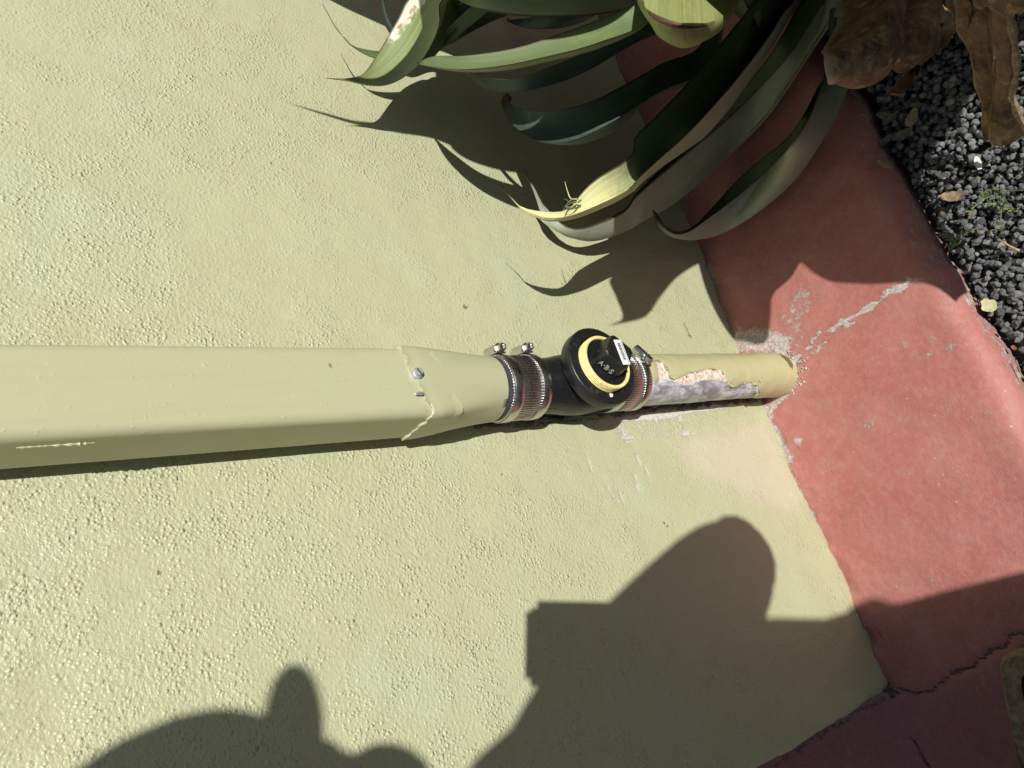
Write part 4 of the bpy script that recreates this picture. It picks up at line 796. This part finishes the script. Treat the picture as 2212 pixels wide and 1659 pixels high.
        ok = True
        for p in L + Rr:
            q = proj(p)
            if q[2] < .03 or (-60 < q[0] < 2300 and -70 < q[1] < 1700): ok = False; break
            tw = -p[1] / SUN[1]; h = p + SUN * tw
            if h[2] < 0: h = p + SUN * (p[2] / -SUN[2])
            z = proj(h)
            if 0 < z[0] < 2212 and -20 < z[1] < 1659 and not inpoly(np.array([z[:2]]), dark)[0]: ok = False; break
        if not ok: continue
        leaf(L, Rr, M['leafA'], .2, .006, N=30, Mx=7, seed=40 + kept); kept += 1
    # --- dried lower leaves
    leaf([W(p, k) for p, k in ((c2(1150, -120), .33), (c2(1142, 0), .335), (c2(1128, 170), .342), (c2(1072, 310), .344), (c2(1056, 390), .342), (c2(1072, 445), .338), (c2(1115, 478), .332), (c2(1160, 483), .328))],
         [W(p, k) for p, k in ((c2(1560, -120), .345), (c2(1560, 0), .35), (c2(1530, 150), .356), (c2(1440, 285), .352), (c2(1370, 360), .346), (c2(1300, 415), .340), (c2(1225, 462), .333), (c2(1168, 482), .328))], M['dead'], -.22, .003, Mx=21, name='dead_leaf', seed=31, wav=.03, fold=.035, label='crumpled brown leaf with a rounded tip hanging over the slab edge')
    leaf([W(p, k) for p, k in ((c2(1430, -90), .355), (c2(1440, 0), .358), (c2(1430, 120), .36), (c2(1395, 230), .357), (c2(1400, 290), .354), (c2(1470, 270), .352))],
         [W(p, k) for p, k in ((c2(1720, -90), .375), (c2(1722, 0), .378), (c2(1765, 100), .378), (c2(1782, 180), .374), (c2(1782, 222), .37), (c2(1640, 238), .362))], M['dead'], -.12, .003, Mx=21, name='dead_leaf', seed=32, wav=.05, fold=.04, label='torn brown leaf with a ragged square end')
    leaf([W(p, k) for p, k in ((c2(1560, 240), .352), (c2(1520, 300), .350), (c2(1570, 370), .348), (c2(1470, 480), .346), (c2(1400, 558), .343))],
         [W(p, k) for p, k in ((c2(1640, 240), .356), (c2(1676, 290), .354), (c2(1610, 385), .350), (c2(1560, 500), .347), (c2(1405, 560), .343))], M['dead'], .3, .002, name='dead_leaf', seed=33, wav=.05, label='thin curled brown leaf shred under the crumpled leaf')
    def GH(lst): return [G(c5(*p), h) for p, h in lst]
    leaf(GH((((1380, -150), .15), ((1420, 50), .13), ((1480, 300), .10), ((1560, 540), .075), ((1650, 800), .045), ((1720, 1100), .015), ((1740, 1440), -.012))),
         GH((((1790, -150), .165), ((1810, 50), .145), ((1860, 300), .115), ((1850, 560), .09), ((1860, 800), .06), ((1830, 1100), .028), ((1800, 1440), -.008))), M['dead'], .18, .003, Mx=17, name='dead_leaf', seed=34, wav=.05, fold=.03, label='dark folded brown leaf hanging to the gravel')
    leaf(GH((((1760, -150), .175), ((1790, 50), .155), ((1810, 250), .135), ((1850, 500), .11), ((1860, 800), .075), ((1820, 1100), .04), ((1805, 1400), .006), ((1830, 1490), -.01))),
         GH((((1990, -150), .18), ((2000, 50), .16), ((2030, 250), .14), ((2062, 480), .115), ((2078, 750), .085), ((2035, 960), .055), ((2085, 1150), .03), ((2190, 1360), .0))), M['dead'], -.14, .003, Mx=17, name='dead_leaf', seed=35, wav=.04, fold=.025, label='tan and brown leaf with a pale rolled edge hanging to the gravel')
    P = catmull(GH((((2003, 150), .155), ((2040, 300), .138), ((2066, 480), .118), ((2082, 750), .088), ((2038, 960), .058), ((2090, 1150), .033), ((2185, 1330), .006))), 40); rings('rolled_edge', tube(P, .0032, 8, [.7 + .5 * math.sin(i * .35) ** 2 for i in range(40)]), M['dryleaf'], plant)
    leaf(GH((((1500, -150), .18), ((1600, 0), .175), ((1760, 60), .17), ((1900, 120), .165), ((1950, 200), .16))),
         GH((((2300, -150), .20), ((2260, 0), .19), ((2180, 100), .18), ((2060, 150), .17), ((1990, 200), .162))), M['dead'], .15, .003, Mx=17, name='dead_leaf', seed=36, wav=.05, fold=.03, label='brown leaf with a curled yellow edge in the corner of the photo')
    leaf(GH((((1300, -250), .16), ((1360, 0), .13), ((1430, 200), .10), ((1470, 360), .07))), GH((((1560, -250), .17), ((1590, 0), .14), ((1600, 250), .11), ((1500, 370), .072))), M['dead'], .15, .003, Mx=15, name='dead_leaf', seed=37, wav=.05, fold=.03, label='shaded brown leaf between the crumpled leaf and the hanging leaves')
    # torn fibres at the sunlit tip
    for i, (pts, k) in enumerate((([(1700, 1235), (1670, 1240), (1640, 1260), (1620, 1290), (1608, 1305)], .138), ([(1690, 1240), (1655, 1235), (1635, 1190), (1618, 1130)], .139), ([(1690, 1250), (1650, 1262), (1625, 1240), (1612, 1238)], .137), ([(1710, 1240), (1680, 1275), (1640, 1290), (1618, 1280)], .137), ([(1720, 1245), (1700, 1260), (1665, 1262), (1640, 1275), (1625, 1300)], .136))):
        P = catmull([W(c1(*p), k) for p in pts], 16); rings('torn_fibre', tube(P, .0007, 6, [1.2 - .9 * j / 15 for j in range(16)]), M['paleleaf' if i % 2 else 'weed'], plant)
if LEAVES: build_agave()

# ------------------------------------------------------------------ litter and weeds on the gravel
def scrap(name, label, cat, p, L, Wd, ang, mat, curl=.25, tilt=.3, pts=None, z=.010):
    c = G(p, GZ + z); n = 9; m_ = 5; V = []; uv = []; r = random.Random(label)
    for i in range(n):
        u = i / (n - 1); w = Wd * (math.sin(math.pi * (.12 + .8 * u)) ** .8) * (1 + r.uniform(-.18, .18))
        for j in range(m_):
            v = j / (m_ - 1) * 2 - 1; x = (u - .5) * L; y = v * w / 2; V.append((x, y, curl * (x * x / L * 2 + y * y / max(Wd, 1e-4)) + r.uniform(-1, 1) * L * .02))
    V = np.array(V); Rm = np.array((Matrix.Rotation(ang, 3, 'Z') @ Matrix.Rotation(tilt, 3, 'X') @ Matrix.Rotation(tilt * .6, 3, 'Y'))); V = V @ Rm.T + c
    g = gridfaces(n, m_); nn = len(V); V2 = V - np.array([0, 0, .0009]); F = np.vstack([g, g[:, ::-1] + nn]).tolist(); b = [(i * m_) for i in range(n)]; e = [(i * m_ + m_ - 1) for i in range(n)]
    loop = b + [(n - 1) * m_ + j for j in range(1, m_)] + e[::-1][1:] + [j for j in range(m_ - 2, 0, -1)]
    for i in range(len(loop)): a, d = loop[i], loop[(i + 1) % len(loop)]; F.append([a, d, d + nn, a + nn])
    o = mesh(name, np.vstack([V, V2]), F, mat, None, True, None, 50); return tag(o, label, cat)
scrap('dry_leaf', 'tan dry leaf scrap lying on sunlit gravel beside the weed', 'leaf', c2b(735, 775), .026, .013, .9, M['dryleaf'])
scrap('dry_leaf', 'long grey dry leaf in the shade next to the slab', 'leaf', c2b(195, 125), .028, .010, .6, M['greyleaf'])
scrap('dry_leaf', 'broken pale brown leaf stub in the shade under the curled leaf', 'leaf', c2b(395, 130), .022, .012, -.8, M['dryleaf'], .1)
scrap('dry_leaf', 'curled grey leaf in the shaded gravel below the stub', 'leaf', c2b(330, 275), .030, .012, 1.1, M['greyleaf'], .5)
scrap('dry_leaf', 'thin tan sliver lying on the kerb edge', 'leaf', (1908, 355), .020, .004, .4, M['dryleaf'], .1, .1, z=.034)
scrap('dry_leaf', 'pale yellow leaf chip against the sunlit kerb', 'leaf', (2136, 660), .018, .013, .3, M['paleleaf'], .15)
scrap('flake', 'larger white flake on the gravel under the hanging brown leaf', 'flake', c2b(935, 502), .017, .006, -.2, M['flake'], .1)
scrap('flake', 'small white flake on the gravel near the shade line', 'flake', c2b(655, 605), .012, .008, .8, M['flake'], .1)
scrap('flake', 'dark grey flake touching the kerb in the shade', 'flake', c2b(180, 320), .022, .010, 1.4, M['greyleaf'], .3)
scrap('bark_chip', 'orange bark chip among the stems of the weed', 'chip', c2b(870, 935), .006, .003, .7, M['orange'], .1, z=.013)
scrap('bark_chip', 'orange bark chip just inside the shade line', 'chip', c2b(645, 882), .006, .003, .2, M['orange'], .1, z=.011)
scrap('bark_chip', 'rusty bark chip by the kerb near the pale leaf chip', 'chip', c3b(2145, 530), .006, .004, .2, M['orange'], .1)
def weed(label, stems, seed, dens=1.0):
    r = random.Random(seed); P0 = G(c2b(*stems[0][0]), GZ + .006); t = empty('weed', tuple(P0), label, 'weed')
    for st in stems:
        P = catmull([G(c2b(*p), GZ + .012 + .006 * math.sin(i * 1.3 + seed)) for i, p in enumerate(st)], 18); rings('stem', tube(P, .0006, 6, [1.1 - .6 * j / 17 for j in range(18)]), M['weed'], t)
        bm = bmesh.new()
        for j in range(int(22 * dens)):
            b = Vector(P[r.randrange(3, 18)]); d = Vector((r.uniform(-1, 1), r.uniform(-1, 1), r.uniform(-.1, .7))).normalized(); s = d.cross(Vector((0, 0, 1))).normalized(); ln = r.uniform(.003, .007); w = r.uniform(.0004, .0009)
            q = [b, b + d * ln * .5 + s * w, b + d * ln, b + d * ln * .5 - s * w]; v = [bm.verts.new(x) for x in q]; v2 = [bm.verts.new(x - Vector((0, 0, .0004))) for x in q]; bm.faces.new(v); bm.faces.new(v2[::-1])
            for i in range(4): bm.faces.new([v[i], v[(i + 1) % 4], v2[(i + 1) % 4], v2[i]])
        o = bmobj('foliage', bm, M['weed'], t, False); o['kind'] = 'stuff'
weed('feathery green weed sprawling over the sunlit gravel', [[(1290, 725), (1160, 735), (1050, 770), (930, 830), (860, 950), (830, 1060)], [(1160, 735), (1130, 800), (1125, 900), (1120, 1000), (1140, 1060)], [(1160, 735), (1080, 715), (1000, 735), (960, 800)], [(1130, 800), (1070, 830), (1010, 830)], [(1130, 800), (1180, 860), (1240, 900)]], 3, 1.6)
weed('small green weed sprig against the kerb at the shade line', [[(690, 1230), (720, 1170), (760, 1130), (840, 1125)], [(720, 1170), (700, 1110), (640, 1040)], [(760, 1130), (800, 1090), (880, 1060), (930, 1030)]], 5, 1.1)
def twig():
    P = catmull([G(c2b(*p), GZ + .014) for p in ((1110, 1130), (1160, 1160), (1210, 1190), (1275, 1220))], 14); o = rings('twig', tube(P, .0012, 7, [.5 + .06 * j for j in range(14)]), M['twig']); tag(o, 'yellowish dry twig on the gravel below the weed', 'twig')
    P = catmull([G(c3b(*p), GZ + .012) for p in ((2160, 610), (2175, 650), (2190, 700), (2212, 730))], 10); o = rings('twig', tube(P, .0008, 6), M['dryleaf']); tag(o, 'short pale stick on the gravel at the right edge by the kerb', 'twig')
twig()

# ------------------------------------------------------------------ shoe at the right-hand corner
def build_shoe():
    A = G(cb(1915, 1025), .085); ang = math.atan2(*(G(cb(2100, 1700), .06) - A)[[1, 0]]); t = empty('shoe', (A[0], A[1], .0), 'tan suede shoe with a dark opening, standing beside the crack in the slab', 'shoe')
    fx = Vector((math.cos(ang), math.sin(ang), 0)); fy = Vector((fx.y, -fx.x, 0))       # heel to toe; away from the wall
    if fy.y > 0: fy = -fy
    o = Vector((A[0], A[1], 0))
    def ring(z, L, w, off, toe, inset=0.0, n=48, roundh=.018):
        pts = []
        for i in range(n):
            a = 2 * math.pi * i / n; ca, sa = math.cos(a), math.sin(a); e = .22 if ca < 0 else .8
            x = L / 2 + (L / 2 - inset) * math.copysign(abs(ca) ** e, ca); y = w / 2 + (w / 2 - inset) * math.copysign(abs(sa) ** (.45 if ca < 0 else .75), sa) * (1 - .25 * max(ca, 0) ** 2)
            pts.append(list(o + fx * (x + off) + fy * y + Vector((0, 0, z))))
        return pts
    rings('outsole', [ring(.002, .27, .095, -.004, 0), ring(.018, .275, .098, -.006, 0)], M['sole'], t)
    rings('upper', [ring(.018, .27, .094, -.004, 0), ring(.045, .262, .092, -.002, 0), ring(.066, .20, .088, 0, 0), ring(.080, .155, .086, 0, 0), ring(.085, .14, .084, 0, 0, .003), ring(.085, .14, .084, 0, 0, .017), ring(.070, .14, .084, 0, 0, .020), ring(.03, .14, .084, 0, 0, .022)], [M['darksuede'], M['suede'], M['lining']], t, True, True, None, 50)
    u = [c for c in t.children if c.name.startswith('upper')][0]
    for p in u.data.polygons:
        z = p.center.z; p.material_index = 0 if z < .06 else 1
    for p in u.data.polygons[48 * 5:48 * 7 + 2]: p.material_index = 2
    for p in u.data.polygons[48 * 4:48 * 5]: p.material_index = 1
    for p in u.data.polygons[48 * 2:48 * 4]: p.material_index = 1 if (p.center - o).dot(fx) < .09 else 0
    # frayed nap on the collar
    bm = bmesh.new(); r = random.Random(2)
    for i in range(70):
        a = r.choice(ring(.084, .14, .084, 0, 0)); b = Vector(a); d = Vector((r.uniform(-1, 1), r.uniform(-1, 1), r.uniform(.1, .8))).normalized() * r.uniform(.0015, .004); s = d.cross(Vector((0, 0, 1))).normalized() * .0004
        v = [bm.verts.new(b + s), bm.verts.new(b - s), bm.verts.new(b + d)]; w = bm.verts.new(b + Vector((0, 0, .0006)))
        bm.faces.new(v)
        for k in range(3): bm.faces.new([v[k], v[(k + 1) % 3], w])
    f = bmobj('nap', bm, M['suede'], u, False); f['kind'] = 'stuff'
build_shoe()

# ------------------------------------------------------------------ the photographer, standing behind the camera (only the shadow reaches the picture)
def skin(name, verts, edges, radii, mat, parent, root=0, sub=2):
    me = bpy.data.meshes.new(name); me.from_pydata([tuple(v) for v in verts], edges, []); o = link(name, me, mat, parent, False)
    md = o.modifiers.new('skin', 'SKIN'); md.use_smooth_shade = True; md.branch_smoothing = .6
    for i, r in enumerate(radii): me.skin_vertices[0].data[i].radius = r if isinstance(r, tuple) else (r, r)
    me.skin_vertices[0].data[root].use_root = True
    s = o.modifiers.new('sub', 'SUBSURF'); s.levels = sub; s.render_levels = sub
    return o
EXr, EDn, FWd = Vector(R[:, 0]), Vector(R[:, 1]), Vector(R[:, 2])
def build_person():
    t = empty('person', (-.40, -.72, -.03), 'person in a cap leaning over to take the picture, holding a phone', 'person')
    J = {}; Vv = []; Ed = []; Rd = []
    def add(nm, p, r, par=None):
        J[nm] = len(Vv); Vv.append(p); Rd.append(r)
        if par: Ed.append((J[par], J[nm]))
    add('pelvis', (-.446, -1.00, .86), (.128, .110)); add('belly', (-.424, -.97, .98), (.135, .125), 'pelvis'); add('chest', (-.42, -.88, 1.14), (.145, .115), 'belly'); add('neckb', (-.38, -.81, 1.19), (.085, .08), 'chest'); add('neck', (-.35, -.78, 1.22), (.052, .055), 'neckb')
    add('head', (-.297, -.745, 1.275), (.066, .072), 'neck'); add('crown', (-.277, -.735, 1.340), (.075, .080), 'head')
    add('rsh', (-.305, -.86, 1.17), .066, 'chest'); add('relb', (-.182, -.80, .77), .054, 'rsh'); add('rwr', (-.205, -.585, .765), .027, 'relb'); add('rpalm', (-.218, -.545, .775), (.030, .018), 'rwr')
    add('lsh', (-.575, -.86, 1.20), .058, 'chest'); add('lelb', (-.66, -.90, .95), .042, 'lsh'); add('lwr', (-.60, -.80, .74), .028, 'lelb'); add('lpalm', (-.585, -.77, .68), (.034, .018), 'lwr')
    add('rhip', (-.381, -1.00, .80), .088, 'pelvis'); add('rkn', (-.357, -.86, .46), .072, 'rhip'); add('ran', (-.355, -.90, .06), .040, 'rkn'); add('rfoot', (-.345, -.80, .0), .036, 'ran'); add('rtoe', (-.335, -.68, -.005), .03, 'rfoot')
    add('lhip', (-.500, -1.00, .80), .088, 'pelvis'); add('lkn', (-.52, -.86, .46), .060, 'lhip'); add('lan', (-.53, -.90, .06), .040, 'lkn'); add('lfoot', (-.545, -.80, .0), .036, 'lan'); add('ltoe', (-.555, -.68, -.005), .03, 'lfoot')
    # nose and chin, face turned towards the phone
    add('nose', (-.222, -.70, 1.225), .016, 'head'); add('chin', (-.258, -.715, 1.175), .032, 'head')
    # the phone lies just behind the camera; fingers wrap its sides from behind
    ph = Vector(CAM) - FWd * .0045
    for f, (along, ln) in enumerate(((.085, .92), (.105, 1.0), (.125, .95), (.142, .8))):
        b = ph + EXr * along; k = 'f%d' % f
        add(k + 'a', tuple(b - FWd * .012 - EDn * .020), .0095, 'rpalm'); add(k + 'b', tuple(b - FWd * .002 - EDn * .031), .0088, k + 'a'); add(k + 'c', tuple(b + FWd * .006 - EDn * .016 * ln), .0078, k + 'b')
    b = ph + EXr * .10; add('t1', tuple(b - FWd * .014 + EDn * .060), .0105, 'rpalm'); add('t2', tuple(b - FWd * .016 - EXr * .02 + EDn * .055), .0095, 't1'); add('t3', tuple(b - FWd * .014 - EXr * .04 + EDn * .036), .0085, 't2')
    for f, dx in enumerate((-.03, -.01, .01, .03)):
        k = 'g%d' % f; add(k + 'a', (-.575 + dx, -.755, .635), .0095, 'lpalm'); add(k + 'b', (-.572 + dx, -.76, .600), .0088, k + 'a'); add(k + 'c', (-.572 + dx, -.775, .575), .0078, k + 'b')
    add('gt1', (-.545, -.765, .66), .0105, 'lpalm'); add('gt2', (-.530, -.765, .63), .009, 'gt1')
    skin('body', Vv, Ed, Rd, M['skin'], t, 0)
    def sub(names, grow, mat, nm):
        ids = [J[n] for n in names]; mp = {a: i for i, a in enumerate(ids)}
        vv = [Vv[a] for a in ids]; rr = [tuple(x + grow for x in Rd[a]) if isinstance(Rd[a], tuple) else Rd[a] + grow for a in ids]; ee = [(mp[a], mp[b]) for a, b in Ed if a in mp and b in mp]
        return skin(nm, vv, ee, rr, mat, t, 0)
    sr = [((-.446, -1.01, .76), .158, .178), ((-.443, -1.0, .86), .162, .168), ((-.432, -.98, .93), .172, .160), ((-.428, -.965, .99), .182, .165), ((-.424, -.92, 1.08), .178, .155), ((-.42, -.875, 1.15), .172, .135), ((-.405, -.835, 1.20), .135, .105), ((-.385, -.81, 1.235), .085, .080), ((-.372, -.80, 1.25), .066, .066)]
    shirt = rings('shirt', [[(c[0] + rx * math.copysign(abs(math.cos(a)) ** .85, math.cos(a)), c[1] + ry * math.sin(a), c[2] - .25 * ry * math.sin(a)) for a in np.linspace(0, 2 * math.pi, 40, endpoint=False)] for c, rx, ry in sr], M['shirt'], t, False, False, None, 80)
    sub(['chest', 'rsh', 'relb'], .012, M['shirt'], 'sleeve'); sub(['chest', 'lsh', 'lelb'], .012, M['shirt'], 'sleeve'); sub(['pelvis', 'rhip', 'rkn', 'ran', 'lhip', 'lkn', 'lan'], .013, M['denim'], 'trousers')
    for s, b in (('r', -.345), ('l', -.545)): skin('boot', [(b - .005, -.90, .03), (b, -.80, .005), (b + .008, -.665, -.005)], [(0, 1), (1, 2)], [.052, .047, .040], M['darksuede'], t, 0)
    # cap: crown and a brim pointing the way the face looks
    bm = bmesh.new(); bmesh.ops.create_uvsphere(bm, u_segments=32, v_segments=16, radius=1, matrix=Matrix.Translation((-.277, -.735, 1.325)) @ Matrix.Rotation(.35, 4, 'Y') @ Matrix.Diagonal((.093, .090, .092, 1))); bmesh.ops.bisect_plane(bm, geom=bm.verts[:] + bm.edges[:] + bm.faces[:], plane_co=(-.277, -.735, 1.285), plane_no=Vector((.35, .0, -1)), clear_outer=True)
    c = bmobj('cap', bm, M['cap'], t); sl = c.modifiers.new('thickness', 'SOLIDIFY'); sl.thickness = .003
    bt = np.array(W((640, 1436))) - SUN * (.70 / SUN[1]); b0 = np.array(W((565, 1600))) - SUN * (.72 / SUN[1]); b1 = np.array(W((700, 1600))) - SUN * (.72 / SUN[1])
    n = 14; V = []
    for i in range(n):
        a = math.pi * i / (n - 1); q = b0 * (1 + math.cos(a)) / 2 + b1 * (1 - math.cos(a)) / 2; 
        V.append(q + (bt - (b0 + b1) / 2) * math.sin(a) ** .8)
    V = np.array(V); V2 = V + np.array([0.0, -.075, .0582]); RRb = [V, V2]
    rings('cap_brim', RRb, M['cap'], c)
    return t
build_person()
def build_phone():
    ph = Vector(CAM); t = empty('phone', tuple(ph - FWd * .006), 'black phone held in the hand that takes the picture', 'phone')
    F = Matrix((EXr, EDn, FWd)).transposed(); ce = ph - FWd * .0075 + EXr * (.0735 - .020) + EDn * (.0357 - .020)
    bm = bmesh.new(); bm_box(bm, ce, .147, .0715, .0078, F, .0); bmesh.ops.bevel(bm, geom=[e for e in bm.edges if abs((e.verts[0].co - e.verts[1].co).normalized().dot(FWd)) > .9], offset=.0095, segments=6, affect='EDGES'); bmobj('phone_body', bm, M['phone'], t)
    bm = bmesh.new(); bm_box(bm, ce - FWd * .0041, .139, .064, .0004, F); bmobj('screen', bm, M['screen'], t)
build_phone()
